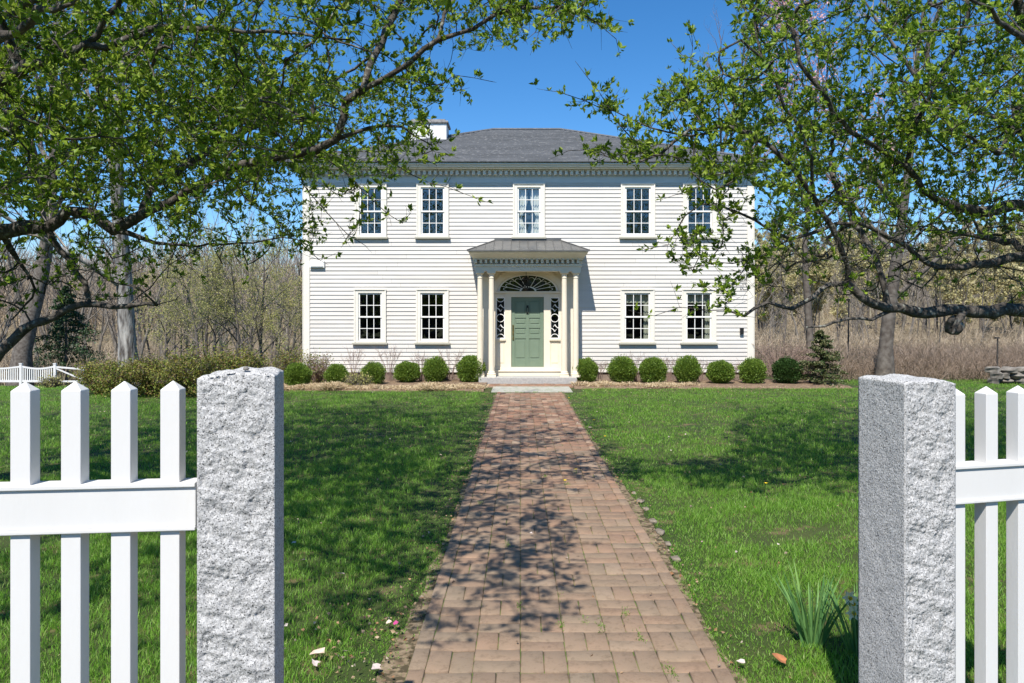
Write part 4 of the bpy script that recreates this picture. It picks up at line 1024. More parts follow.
# burr on the limb
mb = MB(); c = P(954, 324, 7.0) - np.array([bx, by, 0])
pts = [c + np.array([0.05 * math.sin(a), 0, .075 * math.cos(a)]) + np.array([0, .03 * math.sin(a * 2), 0]) for a in np.linspace(0.3, 5.9, 12)]
mb.tube(pts, [.02, .035, .03, .04, .03, .035, .03, .04, .03, .032, .03, .015], 9); mb.build('burr', M['bark'], right_tree, smooth=True)

# ------------------------------------------------------------------ generic recursive trees
def rec_tree(seed, ht, r0, levels=4, spread=.55, nb=(7, 5, 4, 3), up=.25, trunk_frac=.35, wob=.06, lenf=.45):
    r = np.random.default_rng(seed); big = [[], []]; small = [[], []]; cb = 0; cs = 0; tips = []
    st = [(np.zeros(3), np.array([0, 0, 1.0]), ht, r0, 0)]
    while st:
        p, d, L_, rad, lv = st.pop(); k = 10 if lv == 0 else (6 if lv == 1 else 4); pts = [p]; dd = d.copy(); dirs = [d]
        for i in range(k):
            dd = dd + r.normal(0, wob * (1 + lv * .8), 3) + np.array([0, 0, up * .12 * lv]); dd /= np.linalg.norm(dd); pts.append(pts[-1] + dd * L_ / k); dirs.append(dd.copy())
        rr = rad * (1 - np.linspace(0, 1, k + 1) * .85)
        if lv == 0: rr[0] *= 1.35
        v, f = tube_arr(pts, rr, 8 if lv == 0 else (5 if lv == 1 else 3))
        if lv <= 1: big[0].append(v); big[1].append(f + cb); cb += len(v)
        else: small[0].append(v); small[1].append(f + cs); cs += len(v)
        if lv >= levels - 1: tips += pts[2:]
        if lv < levels:
            n = nb[lv]; n = n + r.integers(-1, 2)
            for q in range(n):
                t = (trunk_frac + (1 - trunk_frac) * (q + r.uniform(0, 1)) / n) if lv == 0 else r.uniform(.25, 1)
                i = min(k - 1, int(t * k)); pp = pts[i] * (1 - (t * k - i)) + pts[i + 1] * (t * k - i)
                a = r.normal(0, 1, 3); a -= dirs[i] * np.dot(a, dirs[i]); a /= np.linalg.norm(a)
                nd = dirs[i] * (1 - spread) + a * spread + np.array([0, 0, up]); nd /= np.linalg.norm(nd)
                st.append((pp, nd, L_ * lenf * (1.15 - .5 * t) * r.uniform(.8, 1.2), rad * .42 * (1.1 - .5 * t), lv + 1))
    return np.concatenate(big[0]), np.concatenate(big[1]), np.concatenate(small[0]), np.concatenate(small[1]), np.array(tips)

def quads_at(pos, size, r, up=.2):
    ax = r.normal(0, 1, pos.shape); ax /= np.linalg.norm(ax, axis=1)[:, None]
    return leaves(pos, ax, size, r, wid=.6, up=up)

def bare_proto(name, seed, ht, r0, bark, twig, bud=None, nbud=0, bsize=(.05, .1), **kw):
    bv, bf, sv, sf, tips = rec_tree(seed, ht, r0, **kw)
    root = empty(name); mesh_arr('trunk', bv, bf, bark, root, smooth=True); mesh_arr('crown', sv, sf, twig, root)
    if bud:
        r = np.random.default_rng(seed + 5); p = tips[r.integers(0, len(tips), nbud)] + r.normal(0, .12, (nbud, 3))
        v, f = quads_at(p, r.uniform(*bsize, nbud), r); mesh_arr('buds', v, f, bud, root)
    return root
first_use = set()
def put(proto, x, y, sc, rz, label, cat, group, scz=None):
    if proto.name in first_use: o = copy_tree(proto)
    else: o = proto; first_use.add(proto.name)
    o.location = (x, y, float(gh(x, y)) - .05); o.rotation_euler = (0, 0, rz); o.scale = (sc, sc, scz or sc); tag(o, label, cat, group); return o
def at(px, z): return (px - VX) * z / F

# big trees of their own
t = bare_proto('old_tree', 41, 16, .33, M['bark_pale'], M['twig'], trunk_frac=.22, nb=(9, 6, 5, 3), spread=.6)
t.name = 'old_tree'; put(t, at(131, 27), 27, 1, .5, 'old tree with pale shaggy peeling bark behind the bronze shrubs', 'tree', None)
t = bare_proto('tall_tree', 42, 25, .62, M['bark_dark'], M['twig'], trunk_frac=.3, nb=(9, 6, 5, 3), spread=.55)
put(t, at(20, 50), 50, 1, 1.5, 'thick grey trunked bare tree behind the low white fence', 'tree', None)
# bare grey tree right of the house with pink blossom tree
t = bare_proto('bare_tree', 47, 10.5, .22, M['bark_dark'], M['twig'], trunk_frac=.2, nb=(9, 6, 5, 3), spread=.6, lenf=.42, wob=.03)
put(t, at(885, 21.5), 21.5, 1, 2.2, 'grey bare tree with stout forked trunk beyond the square granite post', 'tree', None)
t = bare_proto('blossom_tree', 52, 10.6, .13, M['bark_dark'], M['twig_red'], M['pink'], 3600, (.06, .13), trunk_frac=.3, nb=(9, 6, 5, 3), spread=.5)
put(t, at(812, 23.5), 23.5, 1, .4, 'slender tree with pink blossom beside the right corner of the house', 'tree', None)
t = bare_proto('bare_tree', 48, 18.5, .21, M['bark_far'], M['twig_red'], trunk_frac=.3, nb=(12, 7, 5, 3), spread=.5, lenf=.36)
put(t, at(692, 42), 42, 1, 5.0, 'tall bare reddish tree rising behind the right end of the roof', 'tree', None)
# prototypes of the woods
protos = [bare_proto('bare_tree', 60 + i, 12, .15, M['bark_far'] if i % 2 else M['bark_dark'], M['twig'] if i != 2 else M['twig_red'], trunk_frac=(.15, .3, .4, .2)[i], nb=(10, 6, 4, 2), spread=(.5, .45, .4, .6)[i], up=.3, lenf=.36) for i in range(4)]
budp = [bare_proto('budding_tree', 70 + i, 5.5, .10, M['bark_dark'], M['twig'], M['bud'], 3800, (.04, .09), trunk_frac=.2, nb=(10, 6, 4, 2), spread=.65, lenf=.45) for i in range(2)]
hillp = [bare_proto('budding_tree', 80 + i, 9, .13, M['bark_far'], M['twig'], M['hillbud'], 6500, (.16, .34), trunk_frac=.15, nb=(10, 6, 4, 2), spread=.6, lenf=.4) for i in range(2)]
rw = random.Random(5)
for i in range(10):   # small budding trees before the left wood
    px = 165 + i * 14 + rw.uniform(-6, 6); z = rw.uniform(33, 44)
    put(budp[i % 2], at(px, z), z, rw.uniform(.85, 1.15), rw.uniform(0, 6), 'small spreading tree with yellow green buds, %s from the left before the left wood' % ('first second third fourth fifth sixth seventh eighth ninth tenth'.split()[i]), 'tree', 'budding trees left of the house')
for i in range(88):   # left wood
    z = rw.uniform(52, 98); px = rw.uniform(-60, 305)
    s = rw.uniform(.85, 1.2); put(protos[i % 4], at(px, z), z, s * .95, rw.uniform(0, 6), 'slim bare grey brown tree in the wood left of the house', 'tree', 'bare trees of the left wood')
for i in range(40):   # right valley and hill
    z = rw.uniform(60, 105); px = rw.uniform(760, 1090)
    put(protos[i % 4], at(px, z), z, rw.uniform(.4, .7), rw.uniform(0, 6), 'bare grey tree in the valley right of the house', 'tree', 'bare trees right of the house')
for i in range(130):
    z = rw.uniform(75, 200); px = rw.uniform(740, 1120)
    pr = hillp[i % 2] if rw.random() < .62 else protos[i % 4]; bud_ = pr in hillp
    put(pr, at(px, z), z, rw.uniform(.8, 1.2), rw.uniform(0, 6), 'yellow green budding tree on the far hillside' if bud_ else 'bare grey tree on the far hillside', 'tree', 'budding trees on the far hillside' if bud_ else 'bare trees on the far hillside')
for i in range(20):   # across the road, seen in the window reflections
    put(protos[i % 4], -40 + i * 4.4, -26 - rw.uniform(0, 10), rw.uniform(.7, 1.0), rw.uniform(0, 6), 'bare tree across the road behind the viewer', 'tree', 'bare trees across the road')

# far-off wood and brush as masses
def twig_mass(name, label, xr, yr, n, hr, m, wdt, seed, lean=.35, clump=None, kids=3):
    r = np.random.default_rng(seed); x = r.uniform(xr[0], xr[1], n); y = r.uniform(yr[0], yr[1], n)
    if callable(hr): h = hr(x, y) * r.uniform(.6, 1.1, n)
    else: h = r.uniform(hr[0], hr[1], n) * (.8 + .35 * vnoise(x * 1.2, y * .5, seed))
    z0 = gh(x, y) - .03; d = np.stack([r.normal(0, lean, n), r.normal(0, lean, n), np.ones(n)], 1); d /= np.linalg.norm(d, axis=1)[:, None]
    V = []; F_ = []; cnt = 0
    def strip(b, dr, L_, w_):
        nonlocal cnt
        k = len(b); sd = np.cross(dr, r.normal(0, 1, (k, 3))); sd /= np.linalg.norm(sd, axis=1)[:, None] + 1e-9
        t = b + dr * L_[:, None]; mid = b + dr * L_[:, None] * .5 + sd * (L_ * .06)[:, None]
        vv = np.stack([b - sd * w_, b + sd * w_, mid + sd * w_ * .8, mid - sd * w_ * .8, t], 1).reshape(-1, 3); i = np.arange(k) * 5 + cnt
        V.append(vv); F_.append(np.concatenate([np.stack([i, i + 1, i + 2], 1), np.stack([i, i + 2, i + 3], 1), np.stack([i + 3, i + 2, i + 4], 1)])); cnt += len(vv)
        return b, dr, L_
    base = np.stack([x, y, z0], 1); strip(base, d, h, wdt)
    for q in range(kids):
        t = r.uniform(.3, .95, n)[:, None]; b = base + d * h[:, None] * t; dr = d + r.normal(0, .55, (n, 3)); dr /= np.linalg.norm(dr, axis=1)[:, None]
        strip(b, dr, h * r.uniform(.25, .5, n), wdt * .6)
    o = mesh_arr(name, np.concatenate(V), np.concatenate(F_), m); tag(o, label, name.replace('_', ' '), kind='stuff'); return o
twig_mass('woodland_undergrowth', 'mass of bare undergrowth at the foot of the left wood', (-62, -12), (50, 92), 8000, (.8, 3.6), M['brushtan'], .018, 1, lean=.4, kids=5)
twig_mass('distant_wood', 'far mass of grey brown treetops on the left skyline', (-120, 10), (98, 150), 7000, (7, 13), M['brushtan'], .05, 2, lean=.14, kids=5)
twig_mass('hillside_wood', 'far mass of bare grey trees covering the right hillside', (20, 160), (110, 235), 16000, (3.0, 7.5), M['greytwig'], .04, 3, lean=.22, kids=6)
twig_mass('hedge_brush', 'tangled reddish brown brush at the back of the right lawn', (7.8, 24), (21.4, 26.5), 11000, (.35, 1.25), M['brush'], .006, 4, lean=.6, kids=4)
twig_mass('field_brush', 'pale brown brush in the field beyond the right lawn', (9, 60), (26, 60), 9000, (.4, 1.3), M['brush'], .012, 5, lean=.7, kids=4)

twig_mass('valley_brush', 'pale grey brown thicket filling the valley right of the house', (12, 75), (52, 125), 12000, (.8, 2.8), M['brushtan'], .018, 13, lean=.6, kids=5)
twig_mass('roadside_wood', 'far-off bare wood across the road behind the viewer', (-70, 70), (-60, -38), 9000, (6, 12), M['bark_dark'], .09, 21, lean=.15, kids=5)
# far white and red house
fh_ = empty('farmhouse', (at(830, 165), 165, float(gh(at(830, 165), 165)))); tag(fh_, 'tiny white farmhouse with red roof on the far hillside', 'house')
fz0 = 0
zz_t = H - (300 - VY) * 165 / F; fh_.location.z = zz_t - 3
mb = MB(); mb.box(-2.2, 2.2, -2, 4, -6, 3.2); mb.build('wall', M['farwall'], fh_)
mb = MB(); mb.add([(-2.6, -2.4, 3.1), (2.6, -2.4, 3.1), (2.6, 4.4, 3.1), (-2.6, 4.4, 3.1), (-2.6, 1, 5.2), (2.6, 1, 5.2)], [(0, 1, 5, 4), (2, 3, 4, 5), (0, 4, 3), (1, 2, 5), (3, 2, 1, 0)]); mb.build('roof', M['farroof'], fh_)
for dx in (-1.2, 1.2): mb = MB(); mb.box(dx - .35, dx + .35, -2.05, -2.01, .8, 2.2); mb.build('window', M['dark'], fh_)

# dark evergreen at the left edge of the wood
def conifer(name, x, y, ht, rad, n, m, seed, label, size, droop=-.25, bare=.0, wide=1.0):
    r = np.random.default_rng(seed); root = empty(name, (x, y, float(gh(x, y)) - .03)); tag(root, label, 'tree')
    v, f = tube_arr([(0, 0, 0), (0, 0, ht * .5), (0, 0, ht * .97)], [.03 * ht ** .7, .02 * ht ** .7, .008], 8); mesh_arr('trunk', v, f, M['bark_dark'], root, smooth=True)
    nb = int(ht * (12 if ht > 3 else 50)); pos = []; bv = []; bf = []; cnt = 0
    for k in range(nb):
        t = bare + (1 - bare) * (k + r.uniform(0, 1)) / nb; L_ = rad * (1 - t) ** .8 * r.uniform(.65, 1.15) + .08; a = r.uniform(0, 2 * PI); z0 = t * ht
        d = np.array([math.cos(a), math.sin(a), r.uniform(.0, .35)]); pts = [np.array([0, 0, z0]) + d * L_ * u + np.array([0, 0, droop * L_ * u * u]) for u in (0, .35, .7, 1)]
        v, f = tube_arr(pts, [.012, .009, .006, .003], 3); bv.append(v); bf.append(f + cnt); cnt += len(v)
        m_ = int(n / nb); u = r.uniform(.15, 1, m_); c = np.array([0, 0, z0]) + d * L_ * u[:, None]; c[:, 2] += droop * L_ * u * u; c += r.normal(0, 1, (m_, 3)) * np.array([.14, .14, .05]) * L_ * .7; pos.append(c)
    mesh_arr('branches', np.concatenate(bv), np.concatenate(bf), M['bark_dark'], root)
    pos = np.concatenate(pos); v, f = quads_at(pos, r.uniform(*size, len(pos)), r); mesh_arr('foliage', v, f, m, root); return root
conifer('pine_tree', at(66, 53), 53, 7.0, 3.6, 9000, M['pine'], 6, 'dark green pine with drooping boughs behind the low white fence', (.10, .22), droop=-.35, bare=.15)
conifer('evergreen_shrub', at(821, 19.9), 19.9, 1.5, .72, 11000, M['conifer'], 7, 'upright evergreen mottled with tan right of the house', (.03, .075), droop=-.1)

# ------------------------------------------------------------------ boxwoods and other shrubs
def ball(name, seed, rad, n, m, hf=.95, size=(.022, .042), loose=.06, upright=False):
    r = np.random.default_rng(seed); root = empty(name)
    d = r.normal(0, 1, (n, 3)); d /= np.linalg.norm(d, axis=1)[:, None]
    bump = 1 + .08 * np.sin(d[:, 0] * 4 + seed * 1.7) * np.cos(d[:, 1] * 6) + .05 * np.sin(d[:, 2] * 7 + seed * 2) + .03 * np.sin(d[:, 0] * 13) * np.sin(d[:, 2] * 11)
    rr = rad * bump * np.maximum(.1, 1 - np.abs(r.normal(0, loose * 2.6, n)) - (r.uniform(0, 1, n) < .3) * r.uniform(0, .6, n)) * np.where(r.uniform(0, 1, n) < .06, r.uniform(1.05, 1.16, n), 1)
    p = d * rr[:, None]; p[:, 2] = p[:, 2] * hf + rad * hf * .96; p = p[p[:, 2] > .02]; d = d[:len(p)]
    ax = (p - np.array([0, 0, rad * .8])); ax /= np.linalg.norm(ax, axis=1)[:, None]; ax += r.normal(0, .6, ax.shape)
    if upright: ax[:, 2] += .8
    ax /= np.linalg.norm(ax, axis=1)[:, None]
    v, f = leaves(p, ax, r.uniform(*size, len(p)), r, wid=.55, up=.3); mesh_arr('foliage', v, f, m, root)
    V_ = []; F_ = []; c = 0
    for k in range(14):
        a = r.uniform(0, 6.28); q = np.array([math.cos(a), math.sin(a), 0]); e = q * rad * .6 + np.array([0, 0, rad * r.uniform(.8, 1.5)])
        v, f = tube_arr([q * .03, q * rad * .25 + np.array([0, 0, rad * .4]), e], [.012, .009, .003], 4); V_.append(v); F_.append(f + c); c += len(v)
    mesh_arr('stems', np.concatenate(V_), np.concatenate(F_), M['bark_dark'], root); return root
bp = [ball('boxwood_shrub', 3 + i, .355, 13000, M['box'], hf=(.95, 1.02, .88, .98, .92)[i], loose=(.07, .1, .08, .12, .09)[i], size=(.024, .048)) for i in range(5)]
ordn = ['first', 'second', 'third', 'fourth', 'fifth', 'sixth']
def put2(pr, px, pyb, rpx, label, group, cat='shrub', hs=1):
    z = F * H / (pyb - VY); k = rpx * z / F / .355
    if pr.name in first_use: o = copy_tree(pr)
    else: o = pr; first_use.add(pr.name)
    o.location = (at(px, z), z, .03); o.scale = (k, k, k * hs); o.rotation_euler = (0, 0, rw.uniform(0, 6)); tag(o, label, cat, group); return o
for i, (px, yb, r_p) in enumerate([(471, 383.5, 14.3), (435.5, 383.5, 12.5), (407, 384, 12.3), (373.5, 386, 12), (336.5, 387, 11.8), (297.5, 389, 13.2)]):
    put2(bp[i % 5], px, yb, r_p, 'round clipped boxwood, %s to the left of the porch steps' % ordn[i], 'round boxwoods along the house front')
for i, (px, yb, r_p) in enumerate([(585.5, 383.5, 12.8), (622, 384, 14.2), (653, 384.5, 13.8), (687.5, 384.5, 13.4), (720.5, 385, 13.4), (752.5, 385, 13.4)]):
    put2(bp[(i + 3) % 5], px, yb, r_p, 'round clipped boxwood, %s to the right of the porch steps' % ordn[i], 'round boxwoods along the house front')
yp = ball('yew_shrub', 9, .355, 11000, M['boxdark'], size=(.03, .06), loose=.1, upright=True); put2(yp, 787, 385, 14, 'dark feathery shrub beyond the right end of the boxwood row', None)

def leafy_shrub(seed, rad, ht, n, m, label, x, y, size=(.03, .06), name='flowering_shrub', twigm=None, group=None):
    r = np.random.default_rng(seed); root = empty(name, (x, y, float(gh(x, y)))); tag(root, label, 'shrub', group); V_ = []; F_ = []; c = 0; tips = []
    for k in range(60):
        a = r.uniform(0, 6.28); e = np.array([math.cos(a), math.sin(a), 0]) * rad * r.uniform(.1, 1) ** .6; e[2] = ht * r.uniform(.45, 1) * (1 - .35 * (np.hypot(e[0], e[1]) / rad) ** 2)
        md = e * .5 + np.array([0, 0, .12 * ht]) + r.normal(0, .04, 3); pts = [e * .06 * np.array([1, 1, 0]), md, e]
        v, f = tube_arr(pts, [.010, .007, .003], 3); V_.append(v); F_.append(f + c); c += len(v)
        for q in range(6):
            t = r.uniform(.3, 1); p = (md * (1 - t) + e * t); d = r.normal(0, 1, 3); d[2] = abs(d[2]); d /= np.linalg.norm(d); p2 = p + d * r.uniform(.1, .28)
            v, f = tube_arr([p, p2], [.005, .002], 3); V_.append(v); F_.append(f + c); c += len(v); tips += [p2, (p + p2) / 2]
    mesh_arr('stems', np.concatenate(V_), np.concatenate(F_), twigm or M['bark_dark'], root)
    if n:
        tips = np.array(tips); p = tips[r.integers(0, len(tips), n)] + r.normal(0, .055, (n, 3)); p[:, 2] = np.where(r.uniform(0, 1, n) < .3, p[:, 2] * r.uniform(.1, .9, n), p[:, 2]); p[:, 2] = np.maximum(p[:, 2], .03)
        v, f = quads_at(p, r.uniform(*size, n), r); mesh_arr('foliage', v, f, m, root)
    return root
shr = [(100, 17.6, .45, .75, 'low olive and bronze shrub nearest the low white fence'), (124, 17.0, .62, .88, 'olive bronze shrub second from the low white fence'), (152, 17.3, .62, .92, 'olive bronze shrub before the shaggy barked trunk'), (182, 16.9, .66, 1.02, 'bushy olive shrub right of the shaggy barked trunk'), (212, 17.0, .8, 1.22, 'bushy green shrub with reddish leaves just left of the rough granite post'), (240, 17.6, .7, 1.15, 'olive shrub seen above the rough granite post')]
for i, (px, z, ra, ht, lb) in enumerate(shr): leafy_shrub(20 + i, ra * 1.12, ht, 5600, M['azalea'], lb, at(px, z), z, group='bronze shrubs at the left of the lawn')
leafy_shrub(31, .62, 1.15, 2600, M['azalea'], 'loose olive shrub at the left corner of the house', at(291, 20.3), 20.3)
leafy_shrub(32, .45, .85, 900, M['azalea'], 'thin leafed twiggy shrub between the two leftmost boxwoods', at(318, 20.4), 20.4, twigm=M['twig_red'])
leafy_shrub(33, 1.0, 1.45, 0, None, 'tangle of bare reddish twigs at the right corner of the house', at(779, 20.9), 20.9, name='bare_shrub', twigm=M['twig_red'])
leafy_shrub(34, 1.0, 1.25, 300, M['brush'], 'bare brown shrub behind the mottled evergreen', at(803, 21.4), 21.4, name='bare_shrub', twigm=M['twig_red'])
leafy_shrub(35, .3, .28, 900, M['bud'], 'low yellow green perennial before the boxwoods left of the porch', at(358, 19.0), 19.0, name='perennial_plant')
leafy_shrub(36, .3, .3, 900, M['bud'], 'small yellow flowered bush by the low white fence', at(52, 22), 22, name='flowering_shrub')
# bare foundation shrubs against the wall
bsh = [(353, .9, 'left of the first floor window nearest the corner'), (389, 1.0, 'between the two left ground floor windows'), (421, .75, 'under the window left of the porch'), (450, .9, 'next to the big boxwood left of the porch'), (600, .5, 'just right of the porch columns'), (636, .7, 'under the first window right of the porch'), (669, .65, 'between the two right ground floor windows'), (700, .6, 'under the last window on the right'), (733, .5, 'near the right corner board of the house')]
for i, (px, ht, lb) in enumerate(bsh):
    r = np.random.default_rng(90 + i); V_ = []; F_ = []; c = 0; z = 20.75; root = empty('bare_shrub', (at(px, z), z, .05)); tag(root, 'leafless twiggy shrub against the clapboards ' + lb, 'shrub', 'leafless shrubs along the wall')
    for k in range(16):
        a = r.uniform(-1, 1) * .42; e = np.array([a * ht, r.uniform(-.12, .12), ht * r.uniform(.75, 1.05)]); md = e * np.array([.35, .4, .5]); v, f = tube_arr([(a * .1, 0, 0), md, e], [.007, .005, .002], 3); V_.append(v); F_.append(f + c); c += len(v)
        for q in range(5):
            t = r.uniform(.4, 1); p = md * (1 - t) + e * t; p2 = p + np.array([r.normal(0, .09), r.normal(0, .05), r.uniform(.05, .2)]); v, f = tube_arr([p, p2], [.004, .0015], 3); V_.append(v); F_.append(f + c); c += len(v)
    mesh_arr('twigs', np.concatenate(V_), np.concatenate(F_), M['twig_red'], root)

# straw-coloured ground cover at the bed's edge
def tufts(name, cs, m, n, ht, wd, label, cat, seed):
    r = np.random.default_rng(seed); V = []; F_ = []; cnt = 0
    c = cs[r.integers(0, len(cs), n)] + np.stack([r.normal(0, .13, n), r.normal(0, .09, n), np.zeros(n)], 1)
    d = np.stack([r.normal(0, .8, n), r.normal(0, .8, n), r.uniform(.5, 1.2, n)], 1); d /= np.linalg.norm(d, axis=1)[:, None]; L_ = (r.uniform(*ht, n) * (.55 + .75 * np.abs(vnoise(c[:, 0] * 3, c[:, 1] * 2, 61)) * 2))[:, None]
    sd = np.cross(d, r.normal(0, 1, (n, 3))); sd /= np.linalg.norm(sd, axis=1)[:, None]; mid = c + d * L_ * .55; tip = mid + (d * np.array([1.2, 1.2, -.1])) * L_ * .5
    V = np.stack([c - sd * wd, c + sd * wd, mid + sd * wd, mid - sd * wd, tip], 1).reshape(-1, 3); i = np.arange(n) * 5
    o = mesh_arr(name, V, np.concatenate([np.stack([i, i + 1, i + 2], 1), np.stack([i, i + 2, i + 3], 1), np.stack([i + 3, i + 2, i + 4], 1)]), m); tag(o, label, cat, kind='stuff'); return o
r = np.random.default_rng(77)
cs = np.concatenate([np.stack([r.uniform(-6.6, -1.0, 60), r.uniform(18.5, 19.0, 60), np.full(60, .04)], 1), np.stack([r.uniform(1.6, 4.4, 16), r.uniform(19.25, 19.6, 16), np.full(16, .04)], 1)])
tufts('dried_ground_cover', cs, M['straw'], 22000, (.09, .27), .005, 'dry straw coloured ground cover along the front of the beds', 'ground cover', 5)

# ------------------------------------------------------------------ low white fence far left, stone wall, poles
ff = empty('rail_fence', (0, 0, 0)); tag(ff, 'low white board fence with a braced end at the far left', 'fence')
zf = 44
def fpt(px, py): q = P(px, py, zf); return q
base_z = H - (383 - VY) * zf / F
for px in (-75, -30, 21, 55, 83):
    x = at(px, zf); mb = MB(); hgt = 1.13 if px < 80 else .9; mb.box(x - .075, x + .075, zf - .06, zf + .06, base_z - .3, base_z + hgt); mb.box(x - .09, x + .09, zf - .075, zf + .075, base_z + hgt, base_z + hgt + .05); mb.build('post', M['white_fence'], ff)
for a, b in ((-75, -30), (-30, 21), (21, 55)):
    xa, xb = at(a, zf) + .075, at(b, zf) - .075; n = 10
    mb = MB(); top = [(xa + (xb - xa) * i / n, base_z + 1.02 - .12 * math.sin(PI * i / n)) for i in range(n + 1)]; bot = [(p[0], p[1] - .1) for p in top]
    mb.band(bot, top, zf - .03, zf + .03); mb.box(xa, xb, zf - .03, zf + .03, base_z + .05, base_z + .17)
    mb.build('rail', M['white_fence'], ff)
    mb = MB(); k = int((xb - xa) / .13)
    for i in range(k): x = xa + .03 + i * (xb - xa - .06) / k; mb.box(x, x + .05, zf - .015, zf + .015, base_z + .1, base_z + .98 - .12 * math.sin(PI * i / k))
    mb.build('spindles', M['sash'], ff)
mb = MB(); xa, xb = at(55, zf) + .075, at(83, zf) - .075
mb.band([(xa, base_z + .9), (xb, base_z + .78)], [(xa, base_z + 1.0), (xb, base_z + .88)], zf - .03, zf + .03); mb.box(xa, xb, zf - .03, zf + .03, base_z + .05, base_z + .15)
mb.band([(xa, base_z + .82), (xb, base_z + .18)], [(xa, base_z + .9), (xb, base_z + .26)], zf - .028, zf + .028); mb.build('rail', M['white_fence'], ff)

# dry stone wall at the right
sw = MB(); r2 = random.Random(4); zz = 20.6
rootw = tag(empty('stone_wall', (at(1005, zz), zz, 0)), 'old dry fieldstone wall at the right edge behind the white pickets', 'wall')
def rock(mb, cx, cy, cz, sx, sy, sz, rr):
    n = 7; m = 5; V_ = []
    ph = [rr.uniform(0, 6) for _ in range(4)]
    for j in range(m):
        t = -PI / 2 + PI * (j + .5) / m
        for i in range(n):
            a = 2 * PI * i / n; k = 1 + .16 * math.sin(3 * a + ph[0]) + .12 * math.sin(5 * t + ph[1] + a)
            cc = math.cos(t) ** .5; V_.append((cx + sx * cc * math.cos(a) * k, cy + sy * cc * math.sin(a) * k, cz + sz * math.copysign(abs(math.sin(t)) ** .7, math.sin(t)) * k))
    fs = [(j * n + i, j * n + (i + 1) % n, (j + 1) * n + (i + 1) % n, (j + 1) * n + i) for j in range(m - 1) for i in range(n)] + [tuple(range(n - 1, -1, -1)), tuple((m - 1) * n + i for i in range(n))]
    mb.add(V_, fs)
for lv in range(3):
    x = -.5 + r2.uniform(0, .2)
    while x < 5:
        w_ = r2.uniform(.12, .28); rock(sw, x + w_, r2.uniform(-.1, .1), .08 + lv * .15, w_, .22, .09, r2); x += w_ * 1.75
sw.build('stones', M['stone'], rootw)
for px, z, y0, lb, nm in ((848, 25, 300, 'thin dark pole standing in the brush beside the mottled evergreen', 'garden_pole'), (997, 22, 338, 'short dark post standing in the brush before the stone wall', 'garden_pole')):
    x = at(px, z); t_ = H - (y0 - VY) * z / F; mb = MB(); mb.tube([(x, z, 0), (x + .02, z, t_)], [.03, .022], 8); mb.box(x - .05, x + .05, z - .05, z + .05, t_ - .02, t_ + .03)
    o = mb.build(nm, M['poleb']); tag(o, lb, 'pole')

# ------------------------------------------------------------------ daffodils, dandelions, litter, edge stones
def daffodil(x, y, n, ht, seed, label, flowers):
    r = np.random.default_rng(seed); root = empty('daffodil_clump', (x, y, float(gh(x, y)))); tag(root, label, 'flower clump', 'daffodil clumps by the right gate post'); V_ = []; F_ = []; c = 0
    for k in range(n):
        a = r.uniform(0, 6.28); ln = r.uniform(.02, .42); d = np.array([math.cos(a) * ln, math.sin(a) * ln, 1.0]); b = np.array([math.cos(a), math.sin(a), 0]) * r.uniform(0, .055); L_ = ht * r.uniform(.6, 1.05); w_ = r.uniform(.005, .0085); sd = np.cross(d, [r.normal(), r.normal(), .2]); sd /= np.linalg.norm(sd)
        m = 7; pts = []
        for i in range(m + 1):
            t = i / m; p = b + d * L_ * t * (1 - .12 * t); p[:2] += d[:2] * L_ * .35 * t * t; p[2] -= .10 * L_ * ln * t * t; ww = w_ * (1 - t ** 3 * .9); pts += [p - sd * ww, p + sd * ww]
        V_.append(np.array(pts)); i = np.arange(m) * 2 + c; F_.append(np.stack([i, i + 1, i + 3, i + 2], 1)); c += len(pts)
    mesh_arr('leaves', np.concatenate(V_), np.concatenate(F_), M['daff'], root, smooth=True)
    for (fx, fy, fz_) in flowers:
        mb = MB(); mb.tube([(fx * .2, fy * .2, 0), (fx * .7, fy * .7, fz_ * .6), (fx, fy, fz_)], [.004, .004, .003], 5); mb.build('stalk', M['daff'], root)
        mb = MB()
        for k in range(6):
            a = k * PI / 3; u = np.array([math.cos(a), -.25, math.sin(a)]); s_ = np.array([-math.sin(a), 0, math.cos(a)]) * .011; p = np.array([fx, fy, fz_]); mb.add([p, p + u * .02 + s_, p + u * .042, p + u * .02 - s_], [(0, 1, 2, 3)])
        fl = mb.build('flower', M['cream_petal'], root)
        mb = MB(); mb.tube([(fx, fy, fz_), (fx, fy - .02, fz_)], [.006, .011], 8); mb.build('trumpet', M['yellow'], fl)
d1 = P(812, 644, 1); z1 = F * H / (646 - VY); daffodil(at(812, z1), z1, 60, .46, 1, 'clump of green daffodil leaves on the grass near the right granite post', [])
z2 = F * H / (655 - VY); daffodil(at(858, z2), z2, 34, .44, 2, 'pale yellow flowering daffodils half hidden by the right granite post', [(-.06, -.03, .31), (-.03, .0, .27), (-.05, -.05, .24)])
bl = P(800, 592, z1)
def petal_cup(name, x, y, z, s, m, label, cat='petal', group=None, flat=.4, seed=0):
    r = random.Random(seed); mb = MB(); n = 9; pts = []
    for i in range(n): a = 2 * PI * i / n; k = 1 + .3 * math.sin(2 * a + r.random() * 6) + r.uniform(-.12, .12); pts.append((s * k * math.cos(a), s * .7 * k * math.sin(a), s * flat * (.3 + .5 * math.sin(a + r.random()) ** 2)))
    pts.append((0, 0, s * .06)); mb.add(pts, [(i, (i + 1) % n, n) for i in range(n)])
    o = mb.build(name, m); o.location = (x, y, z + .012); o.rotation_euler = (r.uniform(-.4, .4), r.uniform(-.4, .4), r.uniform(0, 6)); tag(o, label, cat, group); return o
def on_ground(px, py): z = F * H / (py - VY); return at(px, z), z
